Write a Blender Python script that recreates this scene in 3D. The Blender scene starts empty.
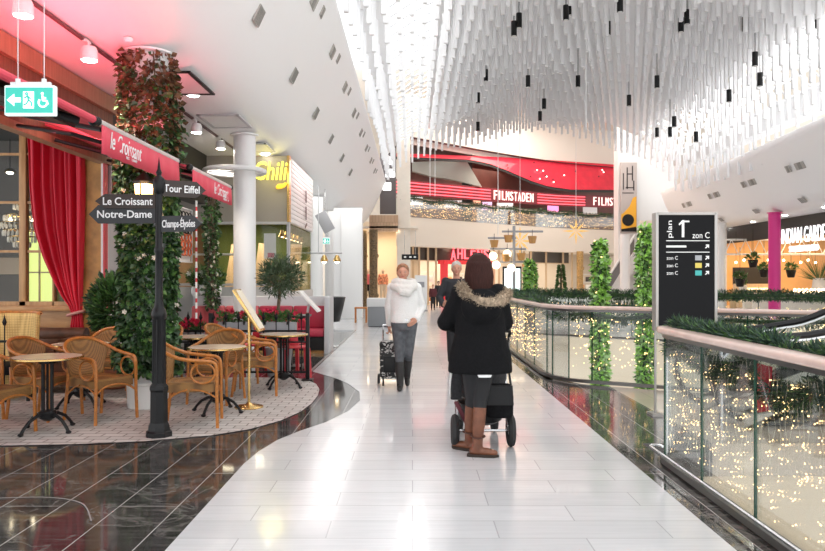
import bpy, bmesh, math, random
from mathutils import Vector, Matrix, Euler
R = random.Random(11)
SC = bpy.context.scene
COL = SC.collection
PI = math.pi
F, CX, HY, EYE = 730.0, 412.5, 278.0, 1.5      # focal length in pixels, principal column, horizon row, eye height

def at(px, py, y):
    """point of the place seen at a pixel when it lies y metres away"""
    return Vector(((px-CX)*y/F, y, EYE+(HY-py)*y/F))

def xat(px, y): return (px-CX)*y/F
def zat(py, y): return EYE+(HY-py)*y/F

# ---------------------------------------------------------------- materials
def mat(name, col, rough=.5, metal=0.0, var=0.0, scale=20.0, bump=0.0, emit=None, es=0.0, spec=.5, coat=0.0, stretch=None, col2=None, sheen=0.0, sample=True, detail=3.0):
    m = bpy.data.materials.new(name); m.use_nodes = True
    nt = m.node_tree; b = nt.nodes['Principled BSDF']
    c = (*col, 1)
    b.inputs['Base Color'].default_value = c
    b.inputs['Roughness'].default_value = rough
    b.inputs['Metallic'].default_value = metal
    b.inputs['Specular IOR Level'].default_value = spec
    b.inputs['Coat Weight'].default_value = coat
    b.inputs['Sheen Weight'].default_value = sheen
    if emit:
        b.inputs['Emission Color'].default_value = (*emit, 1); b.inputs['Emission Strength'].default_value = es
        if not sample: m.cycles.emission_sampling = 'NONE'
    if var or bump or col2:
        tc = nt.nodes.new('ShaderNodeTexCoord'); mp = nt.nodes.new('ShaderNodeMapping')
        nt.links.new(tc.outputs['Object'], mp.inputs['Vector'])
        if stretch: mp.inputs['Scale'].default_value = stretch
        n = nt.nodes.new('ShaderNodeTexNoise'); n.inputs['Scale'].default_value = scale; n.inputs['Detail'].default_value = detail
        nt.links.new(mp.outputs['Vector'], n.inputs['Vector'])
        if var or col2:
            r = nt.nodes.new('ShaderNodeValToRGB')
            r.color_ramp.elements[0].position = .3; r.color_ramp.elements[1].position = .7
            lo = [x*(1-var) for x in col]; hi = [min(1, x*(1+var)) for x in col]
            if col2: lo, hi = col, col2
            r.color_ramp.elements[0].color = (*lo, 1); r.color_ramp.elements[1].color = (*hi, 1)
            nt.links.new(n.outputs['Fac'], r.inputs['Fac']); nt.links.new(r.outputs['Color'], b.inputs['Base Color'])
        if bump:
            bp = nt.nodes.new('ShaderNodeBump'); bp.inputs['Strength'].default_value = bump; bp.inputs['Distance'].default_value = .01
            nt.links.new(n.outputs['Fac'], bp.inputs['Height']); nt.links.new(bp.outputs['Normal'], b.inputs['Normal'])
    return m

def brick_mat(name, c1, c2, mortar, w, h, msize, rough=.5, rot=0.0, bump=0.0, vein=0.0, veincol=(.9,.9,.9), offset=.5, streak=0.0, coat=0.0, spec=.5, axes=None):
    m = bpy.data.materials.new(name); m.use_nodes = True
    nt = m.node_tree; N = nt.nodes; L = nt.links; b = N['Principled BSDF']
    tc = N.new('ShaderNodeTexCoord'); mp = N.new('ShaderNodeMapping'); L.new(tc.outputs['Object'], mp.inputs['Vector'])
    mp.inputs['Rotation'].default_value = axes if axes else (0, 0, rot)
    br = N.new('ShaderNodeTexBrick'); L.new(mp.outputs['Vector'], br.inputs['Vector'])
    br.inputs['Color1'].default_value = (*c1, 1); br.inputs['Color2'].default_value = (*c2, 1); br.inputs['Mortar'].default_value = (*mortar, 1)
    br.inputs['Scale'].default_value = 1; br.inputs['Brick Width'].default_value = w; br.inputs['Row Height'].default_value = h
    br.inputs['Mortar Size'].default_value = msize; br.inputs['Mortar Smooth'].default_value = .1; br.offset = offset
    col = br.outputs['Color']
    def mix(a, bcol, fac):
        x = N.new('ShaderNodeMix'); x.data_type = 'RGBA'; L.new(a, x.inputs[6]); x.inputs[7].default_value = (*bcol, 1); L.new(fac, x.inputs[0]); return x.outputs[2]
    if vein:
        n = N.new('ShaderNodeTexNoise'); n.inputs['Scale'].default_value = 2.2; n.inputs['Detail'].default_value = 8; n.inputs['Distortion'].default_value = 1.2
        L.new(tc.outputs['Object'], n.inputs['Vector'])
        r = N.new('ShaderNodeValToRGB'); e = r.color_ramp.elements
        e[0].position = .47; e[0].color = (0,0,0,1); e[1].position = .5; e[1].color = (vein,)*3+(1,)
        x = r.color_ramp.elements.new(.53); x.color = (0,0,0,1)
        L.new(n.outputs['Fac'], r.inputs['Fac']); col = mix(col, veincol, r.outputs['Color'])
    if streak:
        mp2 = N.new('ShaderNodeMapping'); L.new(tc.outputs['Object'], mp2.inputs['Vector']); mp2.inputs['Scale'].default_value = (1.2, 22, 1); 
        n = N.new('ShaderNodeTexNoise'); n.inputs['Scale'].default_value = 1.6; n.inputs['Detail'].default_value = 4; L.new(mp2.outputs['Vector'], n.inputs['Vector'])
        r = N.new('ShaderNodeValToRGB'); e = r.color_ramp.elements; e[0].position = .38; e[1].position = .7
        e[0].color = (0,0,0,1); e[1].color = (streak,)*3+(1,)
        L.new(n.outputs['Fac'], r.inputs['Fac']); col = mix(col, veincol, r.outputs['Color'])
    L.new(col, b.inputs['Base Color'])
    b.inputs['Roughness'].default_value = rough; b.inputs['Coat Weight'].default_value = coat; b.inputs['Specular IOR Level'].default_value = spec
    b.inputs['Coat Roughness'].default_value = .04
    if bump:
        bp = N.new('ShaderNodeBump'); bp.inputs['Strength'].default_value = bump; bp.inputs['Distance'].default_value = .01; bp.invert = True
        L.new(br.outputs['Fac'], bp.inputs['Height']); L.new(bp.outputs['Normal'], b.inputs['Normal'])
    return m

def wood_mat(name, c1, c2, stretch, rough=.4, scale=3.0):
    return mat(name, c1, rough, col2=c2, scale=scale, stretch=stretch, detail=6)

def glass_mat(name, tint=(1,1,1), refl=.6):
    m = bpy.data.materials.new(name); m.use_nodes = True
    nt = m.node_tree; N = nt.nodes; N.remove(N['Principled BSDF'])
    t = N.new('ShaderNodeBsdfTransparent'); t.inputs['Color'].default_value = (*tint, 1)
    g = N.new('ShaderNodeBsdfGlossy'); g.inputs['Roughness'].default_value = .02
    fr = N.new('ShaderNodeFresnel'); fr.inputs['IOR'].default_value = 1.45
    mu = N.new('ShaderNodeMath'); mu.operation = 'MULTIPLY'; mu.inputs[1].default_value = refl; nt.links.new(fr.outputs[0], mu.inputs[0])
    mx = N.new('ShaderNodeMixShader'); nt.links.new(mu.outputs[0], mx.inputs[0]); nt.links.new(t.outputs[0], mx.inputs[1]); nt.links.new(g.outputs[0], mx.inputs[2])
    nt.links.new(mx.outputs[0], N['Material Output'].inputs[0])
    return m

def weave_mat(name, c1, c2, scale=120.0, rough=.55):
    m = bpy.data.materials.new(name); m.use_nodes = True
    nt = m.node_tree; N = nt.nodes; L = nt.links; b = N['Principled BSDF']
    tc = N.new('ShaderNodeTexCoord')
    ws = []
    for d in ('X', 'Z', 'Y'):
        w = N.new('ShaderNodeTexWave'); w.wave_type = 'BANDS'; w.bands_direction = d; w.inputs['Scale'].default_value = scale/4.5; w.inputs['Distortion'].default_value = .4
        L.new(tc.outputs['Object'], w.inputs['Vector']); ws.append(w)
    m1 = N.new('ShaderNodeMath'); m1.operation = 'MULTIPLY'; L.new(ws[0].outputs['Fac'], m1.inputs[0]); L.new(ws[1].outputs['Fac'], m1.inputs[1])
    m2 = N.new('ShaderNodeMath'); m2.operation = 'ADD'; L.new(m1.outputs[0], m2.inputs[0])
    m3 = N.new('ShaderNodeMath'); m3.operation = 'MULTIPLY'; m3.inputs[1].default_value = .4; L.new(ws[2].outputs['Fac'], m3.inputs[0]); L.new(m3.outputs[0], m2.inputs[1])
    r = N.new('ShaderNodeValToRGB'); r.color_ramp.elements[0].position = .1; r.color_ramp.elements[1].position = .75
    r.color_ramp.elements[0].color = (*c1, 1); r.color_ramp.elements[1].color = (*c2, 1)
    L.new(m2.outputs[0], r.inputs['Fac']); L.new(r.outputs['Color'], b.inputs['Base Color']); b.inputs['Roughness'].default_value = rough
    bp = N.new('ShaderNodeBump'); bp.inputs['Strength'].default_value = .5; bp.inputs['Distance'].default_value = .004
    L.new(m2.outputs[0], bp.inputs['Height']); L.new(bp.outputs['Normal'], b.inputs['Normal'])
    return m

def glow(name, col, s, sample=True):
    return mat(name, col, .5, emit=col, es=s, sample=sample)

# ---------------------------------------------------------------- mesh builder
class MB:
    def __init__(s): s.v = []; s.f = []; s.mi = []; s.m = 0
    def add(s, vs, fs):
        n = len(s.v); s.v += [tuple(v) for v in vs]; s.f += [tuple(i+n for i in f) for f in fs]; s.mi += [s.m]*len(fs); return s
    def box(s, c, d, rz=0.0, b=0.0, M=None):
        hx, hy, hz = d[0]/2, d[1]/2, d[2]/2
        if M is None: M = Matrix.Rotation(rz, 3, 'Z')
        c = Vector(c)
        if b <= 0:
            vs = [Vector((x*hx, y*hy, z*hz)) for x in (-1,1) for y in (-1,1) for z in (-1,1)]
            fs = [(0,1,3,2),(4,6,7,5),(0,4,5,1),(2,3,7,6),(0,2,6,4),(1,5,7,3)]
        else:
            bm = bmesh.new(); bmesh.ops.create_cube(bm, size=1)
            for v in bm.verts: v.co = Vector((v.co.x*2*hx, v.co.y*2*hy, v.co.z*2*hz))
            bmesh.ops.bevel(bm, geom=bm.edges[:], offset=min(b, hx*.98, hy*.98, hz*.98), segments=2, affect='EDGES', profile=.5)
            bm.verts.index_update(); vs = [v.co.copy() for v in bm.verts]; fs = [tuple(v.index for v in f.verts) for f in bm.faces]; bm.free()
        return s.add([M @ v + c for v in vs], fs)
    def tube(s, pts, r, n=6, closed=False, cap=True, flat=None):
        pts = [Vector(p) for p in pts]; k = len(pts)
        rs = r if isinstance(r, (list, tuple)) else [r]*k
        vs = []; fs = []; up = None
        for i, p in enumerate(pts):
            if closed: t = pts[(i+1) % k]-pts[i-1]
            else: t = pts[min(i+1, k-1)]-pts[max(i-1, 0)]
            if t.length < 1e-9: t = Vector((0,0,1))
            t.normalize()
            if up is None: up = Vector((0,0,1)) if abs(t.z) < .9 else Vector((1,0,0))
            a = up - t*up.dot(t)
            if a.length < 1e-4: a = Vector((1,0,0)) - t*t.x
            a.normalize(); bb = t.cross(a); up = a
            for j in range(n):
                an = 2*PI*j/n
                vs.append(p + a*math.cos(an)*rs[i]*(flat or 1) + bb*math.sin(an)*rs[i])
        m = k if closed else k-1
        for i in range(m):
            for j in range(n):
                a0 = i*n+j; a1 = i*n+(j+1) % n; b0 = ((i+1) % k)*n+j; b1 = ((i+1) % k)*n+(j+1) % n
                fs.append((a0, a1, b1, b0))
        if cap and not closed:
            fs.append(tuple(range(n))[::-1]); fs.append(tuple(range((k-1)*n, k*n)))
        return s.add(vs, fs)
    def cyl(s, p, q, r, r2=None, n=12):
        return s.tube([p, q], [r, r if r2 is None else r2], n)
    def lathe(s, prof, c=(0,0,0), n=20, a0=0, a1=None):
        c = Vector(c); vs = []; fs = []; k = len(prof)
        full = a1 is None; m = n if full else n+1
        for j in range(m):
            a = 2*PI*j/n if full else a0+(a1-a0)*j/n
            for (r, z) in prof: vs.append(c+Vector((r*math.cos(a), r*math.sin(a), z)))
        for j in range(n):
            j2 = (j+1) % m
            for i in range(k-1): fs.append((j*k+i, j2*k+i, j2*k+i+1, j*k+i+1))
        if full:
            if prof[0][0] > 1e-6: fs.append(tuple(j*k for j in range(n))[::-1])
            if prof[-1][0] > 1e-6: fs.append(tuple(j*k+k-1 for j in range(n)))
        return s.add(vs, fs)
    def ball(s, c, r, n=12, m=8, M=None):
        c = Vector(c); r = r if isinstance(r, (tuple, list)) else (r, r, r)
        vs = [Vector((0,0,-r[2]))]; fs = []
        for i in range(1, m):
            ph = -PI/2+PI*i/m
            for j in range(n):
                a = 2*PI*j/n; vs.append(Vector((r[0]*math.cos(ph)*math.cos(a), r[1]*math.cos(ph)*math.sin(a), r[2]*math.sin(ph))))
        vs.append(Vector((0,0,r[2])))
        for j in range(n):
            j2 = (j+1) % n
            fs.append((0, 1+j2, 1+j))
            for i in range(m-2): fs.append((1+i*n+j, 1+i*n+j2, 1+(i+1)*n+j2, 1+(i+1)*n+j))
            fs.append((1+(m-2)*n+j, 1+(m-2)*n+j2, len(vs)-1))
        if M is not None: vs = [M @ v for v in vs]
        return s.add([v+c for v in vs], fs)
    def chain(s, pts, rs, n=12):
        """capsule chain (for bodies that are fused afterwards)"""
        s.tube(pts, list(rs), n)
        for p, r in zip(pts, rs): s.ball(p, r, n, 8)
        return s
    def loft(s, rings, n=16, cap=True):
        """rings: (centre, rx, ry[, tilt matrix]) stacked"""
        vs = []; fs = []; k = len(rings)
        for g in rings:
            c = Vector(g[0]); M = g[3] if len(g) > 3 else Matrix.Identity(3)
            for j in range(n):
                a = 2*PI*j/n; vs.append(c + M @ Vector((g[1]*math.cos(a), g[2]*math.sin(a), 0)))
        for i in range(k-1):
            for j in range(n):
                j2 = (j+1) % n; fs.append((i*n+j, i*n+j2, (i+1)*n+j2, (i+1)*n+j))
        if cap: fs.append(tuple(range(n))[::-1]); fs.append(tuple(range((k-1)*n, k*n)))
        return s.add(vs, fs)
    def prism(s, poly, o, u, v, w):
        """polygon (a,b) in plane o+a*u+b*v, extruded along w"""
        o, u, v, w = Vector(o), Vector(u), Vector(v), Vector(w); n = len(poly)
        A = [o+u*a+v*b for a, b in poly]; B = [p+w for p in A]
        fs = [tuple(range(n))[::-1], tuple(range(n, 2*n))]+[(i, (i+1) % n, n+(i+1) % n, n+i) for i in range(n)]
        return s.add(A+B, fs)
    def quad(s, a, b, c, d): return s.add([a, b, c, d], [(0,1,2,3)])
    def leaf(s, p, d, ln, wd, nrm=None, fold=.25):
        p = Vector(p); d = Vector(d).normalized()
        if nrm is None: nrm = Vector((R.uniform(-1,1), R.uniform(-1,1), R.uniform(-.2,1)))
        t = d.cross(nrm)
        if t.length < 1e-3: t = Vector((1,0,0))
        t.normalize(); nn = t.cross(d)
        m1 = p+d*ln*.5
        return s.add([p, m1+t*wd/2+nn*wd*fold, p+d*ln, m1-t*wd/2+nn*wd*fold], [(0,1,2),(0,2,3)])
    def build(s, name, m, parent=None, loc=(0,0,0), rz=0.0, smooth=35):
        me = bpy.data.meshes.new(name); me.from_pydata(s.v, [], s.f)
        ms = m if isinstance(m, (list, tuple)) else [m]
        for x in ms: me.materials.append(x)
        if len(ms) > 1: me.polygons.foreach_set('material_index', s.mi)
        bm = bmesh.new(); bm.from_mesh(me); bmesh.ops.recalc_face_normals(bm, faces=bm.faces[:]); bm.to_mesh(me); bm.free()
        if smooth:
            me.polygons.foreach_set('use_smooth', [True]*len(me.polygons)); me.set_sharp_from_angle(angle=math.radians(smooth))
        me.update()
        o = bpy.data.objects.new(name, me); COL.objects.link(o); o.location = loc; o.rotation_euler = (0,0,rz)
        if parent: o.parent = parent
        return o

def tag(o, label=None, cat=None, group=None, kind=None):
    if label: o['label'] = label
    if cat: o['category'] = cat
    if group: o['group'] = group
    if kind: o['kind'] = kind
    return o

def thing(name, label, cat, loc=(0,0,0), rz=0.0, group=None):
    o = bpy.data.objects.new(name, None); COL.objects.link(o); o.location = loc; o.rotation_euler = (0,0,rz); o.empty_display_size = .1
    return tag(o, label, cat, group)

def struct(name, mb, m, smooth=35, label=None):
    o = mb.build(name, m, smooth=smooth); o['kind'] = 'structure'
    if label: o['label'] = label
    return o

def kids(o): return [c for c in bpy.data.objects if c.parent == o]

def dup(root, loc, rz=0.0, label=None, group=None, scale=None):
    def rec(o, par):
        c = o.copy(); COL.objects.link(c); c.parent = par
        for ch in kids(o): rec(ch, c)
        return c
    r = rec(root, None); r.location = loc; r.rotation_euler = (0, 0, rz)
    if scale: r.scale = (scale,)*3
    if label: r['label'] = label
    if group: r['group'] = group
    return r

def remeshed(mb, name, m, parent, vox, sm=4, loc=(0,0,0)):
    """fuse the shapes of mb into one continuous skin"""
    o = mb.build('tmp', m, smooth=0)
    md = o.modifiers.new('r', 'REMESH'); md.mode = 'VOXEL'; md.voxel_size = vox
    if sm:
        ms = o.modifiers.new('s', 'SMOOTH'); ms.iterations = sm; ms.factor = .5
    dg = bpy.context.evaluated_depsgraph_get(); dg.update()
    me = bpy.data.meshes.new_from_object(o.evaluated_get(dg)); me.name = name
    old = o.data; bpy.data.objects.remove(o); bpy.data.meshes.remove(old)
    if not me.materials: me.materials.append(m)
    me.polygons.foreach_set('use_smooth', [True]*len(me.polygons))
    o = bpy.data.objects.new(name, me); COL.objects.link(o); o.location = loc
    if parent: o.parent = parent
    return o

def text(name, body, size, m, parent=None, loc=(0,0,0), rot=(PI/2,0,0), ext=.004, fit=None, fith=None, align='CENTER', shear=0.0, bold=0.0):
    cu = bpy.data.curves.new('t', 'FONT'); cu.body = body; cu.size = size; cu.extrude = ext; cu.align_x = align; cu.align_y = 'CENTER'; cu.shear = shear; cu.offset = bold
    cu.resolution_u = 3
    o = bpy.data.objects.new('t', cu); COL.objects.link(o)
    dg = bpy.context.evaluated_depsgraph_get(); dg.update()
    me = bpy.data.meshes.new_from_object(o.evaluated_get(dg)); me.name = name
    bpy.data.objects.remove(o); bpy.data.curves.remove(cu)
    xs = [v.co.x for v in me.vertices]; ys = [v.co.y for v in me.vertices]
    if xs:
        w = max(xs)-min(xs); h = max(ys)-min(ys); mx = (max(xs)+min(xs))/2; my = (max(ys)+min(ys))/2
        kx = fit/w if fit else 1; ky = fith/h if fith else 1
        for v in me.vertices:
            if align == 'CENTER': v.co.x = (v.co.x-mx)*kx
            else: v.co.x = (v.co.x-min(xs))*kx
            v.co.y = (v.co.y-my)*ky
    me.materials.clear(); me.materials.append(m)
    o = bpy.data.objects.new(name, me); COL.objects.link(o); o.location = loc; o.rotation_euler = rot
    if parent: o.parent = parent
    return o

def arc(c, r, a0, a1, n, plane='xz'):
    out = []
    for i in range(n+1):
        a = a0+(a1-a0)*i/n; u, v = r*math.cos(a), r*math.sin(a)
        out.append(Vector(c)+(Vector((u,0,v)) if plane == 'xz' else Vector((u,v,0)) if plane == 'xy' else Vector((0,u,v))))
    return out

def spline(pts, n=6):
    pts = [Vector(p) for p in pts]; out = []
    for i in range(len(pts)-1):
        p0 = pts[max(i-1,0)]; p1 = pts[i]; p2 = pts[i+1]; p3 = pts[min(i+2,len(pts)-1)]
        for j in range(n):
            t = j/n
            out.append(.5*((2*p1)+(p2-p0)*t+(2*p0-5*p1+4*p2-p3)*t*t+(3*p1-p0-3*p2+p3)*t**3))
    out.append(pts[-1]); return out

def lamp(name, kind, loc, energy, col=(1,1,1), size=.2, rot=(0,0,0), sy=None, spot=None, blend=.6):
    l = bpy.data.lights.new(name, kind); l.energy = energy; l.color = col
    if kind == 'AREA':
        l.size = size
        if sy: l.shape = 'RECTANGLE'; l.size_y = sy
    elif kind in ('POINT', 'SPOT'): l.shadow_soft_size = size
    if kind == 'SPOT': l.spot_size = spot or 1.2; l.spot_blend = blend
    o = bpy.data.objects.new(name, l); COL.objects.link(o); o.location = loc; o.rotation_euler = rot
    return o

# ---------------------------------------------------------------- palette
white = mat('white_paint', (.82,.82,.82), .45)
soffit_white = mat('soffit_white', (.90,.90,.905), .5)
cream = mat('cream_plaster', (.86,.78,.68), .6, var=.04, scale=3)
beige = mat('beige_cladding', (.66,.58,.47), .45, var=.05, scale=2)
grey = mat('grey_laminate', (.35,.35,.37), .4)
midgrey = mat('mid_grey_laminate', (.5,.5,.52), .4)
black = mat('black_metal', (.009,.009,.010), .42, spec=.3)
blackfab = mat('black_fabric', (.006,.006,.007), .9, spec=.2, var=.3, scale=60, bump=.2)
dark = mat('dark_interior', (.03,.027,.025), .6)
taupe = mat('taupe_wall', (.16,.14,.125), .6, var=.06, scale=4)
chrome = mat('brushed_steel', (.62,.62,.63), .25, 1.0)
gold = mat('brass', (.75,.5,.2), .25, 1.0)
wood_o = wood_mat('oak_frame', (.38,.19,.07), (.58,.34,.14), (6,6,.7), .35)
wood_v = wood_mat('vertical_board_wood', (.10,.042,.022), (.19,.085,.045), (14,14,.5), .5, 2.0)
wood_b = wood_mat('blond_wood', (.62,.42,.24), (.74,.55,.34), (8,8,.6), .5)
wood_gold = mat('golden_brown_wall', (.50,.27,.075), .5, var=.25, scale=6)
rattan = mat('rattan_cane', (.46,.165,.032), .36, var=.25, scale=30)
weave = weave_mat('woven_cane', (.12,.055,.018), (.42,.215,.065))
weave_y = weave_mat('yellow_woven_cane', (.42,.25,.07), (.80,.57,.22), 70)
red_v = mat('red_velvet', (.60,.004,.03), .55, sheen=.08)
red_aw = mat('awning_red', (.70,.065,.105), .6)
red_paint = mat('red_paint', (.60,.035,.05), .4)
red_seat = mat('red_leatherette', (.36,.02,.05), .45)
pink_seat = mat('faded_red_leatherette', (.50,.10,.11), .5)
leaf_d = mat('dark_leaf', (.030,.070,.024), .45, var=.6, scale=9)
leaf_m = mat('mid_leaf', (.065,.15,.035), .45, var=.5, scale=9)
leaf_l = mat('bright_leaf', (.34,.62,.12), .4, var=.4, scale=9)
leaf_r = mat('reddish_leaf', (.13,.06,.025), .5, var=.5, scale=9)
fir = mat('fir_needle', (.025,.058,.038), .55, var=.4, scale=14)
olive = mat('olive_leaf', (.09,.13,.07), .5, var=.4, scale=12)
bark = mat('bark', (.16,.11,.07), .8, var=.4, scale=25, bump=.6)
glass = glass_mat('clear_glass', (.97,.99,.98), .55)
glass_win = glass_mat('shop_window_glass', (.92,.93,.92), .35)
pinkstone = mat('rosy_handrail_stone', (.70,.52,.46), .22, var=.08, scale=8, coat=.3)
bulb_mat = glow('warm_bulb', (1.0,.66,.30), 5, sample=False)
bulb_far = glow('warm_small_bulb', (1.0,.66,.28), 2.6, sample=False)
lampface = glow('lamp_face', (1.0,.97,.92), 12, sample=False)
letter_w = mat('white_lettering', (.85,.85,.85), .5)
terracotta = mat('terracotta', (.45,.16,.08), .7)
ceramic = mat('white_ceramic', (.8,.8,.78), .3)
leather = mat('brown_leather', (.10,.045,.025), .35, var=.3, scale=12)
# ================================================================ camera, sky, render look
cam = bpy.data.cameras.new('camera'); camo = bpy.data.objects.new('camera', cam); COL.objects.link(camo)
cam.sensor_width = 36; cam.lens = F/825*36; cam.shift_y = (HY-275.5)/825; cam.clip_end = 300; cam.clip_start = .05
camo.location = (0,0,EYE); camo.rotation_euler = (PI/2,0,0); SC.camera = camo
SC.view_settings.view_transform = 'Standard'; SC.view_settings.look = 'None'; SC.view_settings.gamma = 1; SC.view_settings.use_curve_mapping = False
SC.view_settings.exposure = 0.42
w = bpy.data.worlds.new('world'); SC.world = w; w.use_nodes = True
w.node_tree.nodes['Background'].inputs[0].default_value = (.965,.985,1.0,1); w.node_tree.nodes['Background'].inputs[1].default_value = 1.45

def poly_obj(name, pts, z, m, thick=0.0):
    mb = MB(); n = len(pts)
    if thick: mb.prism(pts, (0,0,z-thick), (1,0,0), (0,1,0), (0,0,thick))
    else: mb.add([(x,y,z) for x,y in pts], [tuple(range(n))])
    return struct(name, mb, m)

# ================================================================ floors
planks = brick_mat('white_floor_planks', (.68,.685,.70), (.60,.605,.62), (.42,.42,.43), 1.0, .30, .004, rough=.2, streak=.45, veincol=(.52,.53,.55), spec=.5, coat=.25)
marble = brick_mat('dark_marble', (.018,.017,.018), (.034,.030,.028), (.50,.48,.46), 1.6, .385, .0035, rough=.07, rot=PI/2, vein=.3, veincol=(.30,.28,.26), streak=.25, coat=.05, spec=.42)
cobble = brick_mat('cobbles', (.58,.54,.515), (.46,.425,.40), (.20,.17,.15), .21, .125, .008, rough=.6, bump=.6)
beige_floor = mat('beige_floor', (.55,.47,.38), .25, var=.05, scale=2)

poly_obj('floor_marble', [(-7.5,-3),(2.08,-3),(2.08,20),(2.08,20.3),(-7.5,20.3)], 0, marble, .25)
left = [(-1.36,-3),(-1.36,5.9),(-1.33,6.3),(-1.25,6.75),(-1.10,7.16),(-.90,7.58),(-.725,8.2),(-.64,8.92),(-.70,9.6),(-.90,10.3),(-1.12,10.85),(-1.38,11.3),(-1.6,11.7),(-1.6,21),(-7.4,21.5),(-7.4,62),(24,62),(24,21),(2.08,21)]
poly_obj('floor', [(1.78,-3)]+[(1.78,20.3),(2.08,20.6)][:1]+left[::-1], .003, planks, 0)
cob = [(-7.4,9.70),(-3.66,9.72),(-3.02,9.83),(-2.44,10.0),(-1.9,10.4),(-1.6,10.8)]
cob = [(-7.4,9.70)]
C_ = [(-7.4,9.72)]
cobpts = [(-7.4,6.48),(-4.3,6.48),(-3.66,6.50),(-3.02,6.56),(-2.44,6.68),(-1.9,6.93),(-1.6,7.22),(-1.38,7.65),(-1.25,8.15),(-1.20,8.7),(-1.205,9.3),(-1.25,9.8),(-1.36,10.3),(-1.55,10.7),(-1.8,10.95),(-7.4,10.95)]
poly_obj('floor_cobbles', cobpts, .008, cobble, 0)
# pale inlay line that edges the white floor of the mall and bends over the marble
inlay = mat('pale_inlay', (.33,.31,.30), .2)
mb = MB()
for a, b in (((-1.6,11.7),(-1.6,21)),):
    mb.box(((a[0]+b[0])/2-.04, (a[1]+b[1])/2, .0045), (.05, b[1]-a[1], .002))
pa = spline([(-2.9,4.95,.0045),(-2.5,4.98,.0045),(-2.2,4.85,.0045),(-1.98,4.5,.0045)], 8)
for i in range(len(pa)-1):
    d = (pa[i+1]-pa[i]); mb.box((pa[i]+pa[i+1])/2, (d.length*1.05, .009, .002), rz=math.atan2(d.y, d.x))
struct('trim_inlay', mb, inlay)
landing_m = brick_mat('landing_tiles', (.56,.48,.39), (.52,.44,.355), (.40,.34,.28), .6, .6, .004, rough=.16, coat=.2)
poly_obj('floor_landing', [(2.72,6.62),(14,6.62),(14,8.3),(5.6,8.45),(3.24,9.80),(2.72,10.1)], 0, landing_m, .3)
poly_obj('floor_marble_landing', [(2.08,6.62),(2.72,6.62),(2.72,10.1),(2.4,10.32),(2.08,10.95)], 0, marble, .3)
poly_obj('floor_far', [(2.08,20.1),(6.05,17.1),(14,12.0),(24,12.0),(24,62),(-7.4,62),(-7.4,21),(2.08,21)], -.004, planks, .3)
# the well under the escalator and the lower storey
mb = MB(); mb.box((8,6.69,-2.2), (12,.10,4.31)); struct('wall_well', mb, mat('well_cladding', (.74,.63,.49), .35))
mb = MB(); mb.box((2.0,1.7,-2.4), (.12,10.3,4.3)); struct('wall_well_side', mb, cream)
mb = MB(); mb.box((9.6,9,-4.6), (15.4,26,.2)); struct('floor_lower', mb, beige_floor)
slab_w = mat('slab_edge', (.72,.62,.50), .45)
mb = MB(); mb.box((2.03,15.5,-.45), (.1,9.5,.9)); struct('trim_slab_left', mb, slab_w)
mb = MB()
for a, b in (((2.08,20.1),(6.05,17.1)), ((6.05,17.1),(14,12.0))):
    d = Vector((b[0]-a[0], b[1]-a[1], 0)); mb.box(((a[0]+b[0])/2, (a[1]+b[1])/2+.02, -.75), (d.length, .12, 1.5), rz=math.atan2(d.y, d.x))
struct('trim_slab_far', mb, slab_w)

# ================================================================ left soffit with its coved edge
prof = [(-9,4.12),(-3.3,4.12),(-3.05,4.13),(-2.85,4.17),(-2.65,4.27),(-2.47,4.42),(-2.28,4.68),(-2.04,5.08),(-1.8,5.6),(-1.58,6.08),(-1.42,6.44),(-1.385,6.52),(-1.40,6.6),(-1.5,6.66),(-1.9,6.7)]
Z0, Z1 = -3, 38
mb = MB(); n = len(prof)
mb.add([(x,Z0,h) for x,h in prof]+[(x,Z1,h) for x,h in prof], [(i,i+1,n+i+1,n+i) for i in range(n-1)])
mb.add([(x,Z1,h) for x,h in prof]+[(-9,Z1,6.7)], [tuple(range(n+1))])
mb.add([(-9,Z1,6.7),(-1.9,Z1,6.7),(-1.9,Z0,6.7),(-9,Z0,6.7)], [(0,1,2,3)])
struct('ceiling_left', mb, soffit_white, 50)
# right soffit
def xe(z): return 12.9+(z-22.8)*.0856
mb = MB(); rp = [(0.5,6.62),(.02,6.58),(0,6.5),(.08,6.25),(.3,5.7),(.6,5.1),(.95,4.55),(1.25,4.25),(1.6,4.14),(2.0,4.12),(12,4.12)]
n = len(rp); za, zb = 6, 43
mb.add([(xe(za)+d,za,h) for d,h in rp]+[(xe(zb)+d,zb,h) for d,h in rp], [(i,i+1,n+i+1,n+i) for i in range(n-1)])
struct('ceiling_right', mb, soffit_white, 50)

# ================================================================ atrium roof deck (vault) with two glazed strips
def vault(x):
    u = max(-1, min(1, (x-6.0)/7.6)); return 5.9+3.05*max(0, 1-u*u)**.62
deck_m = mat('roof_deck', (.90,.90,.91), .6)
mb = MB(); strips = [(-1.45,-.75),(.75,11.9),(13.4,14.8)]
for a, b in strips:
    k = max(2, int((b-a)/.7))
    for i in range(k):
        x0 = a+(b-a)*i/k; x1 = a+(b-a)*(i+1)/k
        mb.add([(x0,4,vault(x0)+1.5),(x1,4,vault(x1)+1.5),(x1,39,vault(x1)+1.5),(x0,39,vault(x0)+1.5)], [(0,1,2,3)])
struct('ceiling', mb, deck_m, 0)
mb = MB()
for xa, xb in ((-.75,.75),(11.9,13.4)):
    for x in (xa, xa+(xb-xa)*.25, (xa+xb)/2, xa+(xb-xa)*.75, xb): mb.box((x,21.5,vault(x)+1.52), (.05,35,.08))
    z = 5
    while z < 38.5:
        mb.tube([(x,z,vault(x)+1.5) for x in (xa,(xa+xb)/2,xb)], .03, 4); z += .75
struct('window_skylight', mb, mat('skylight_bar', (.7,.7,.72), .4))
mb = MB()
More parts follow.
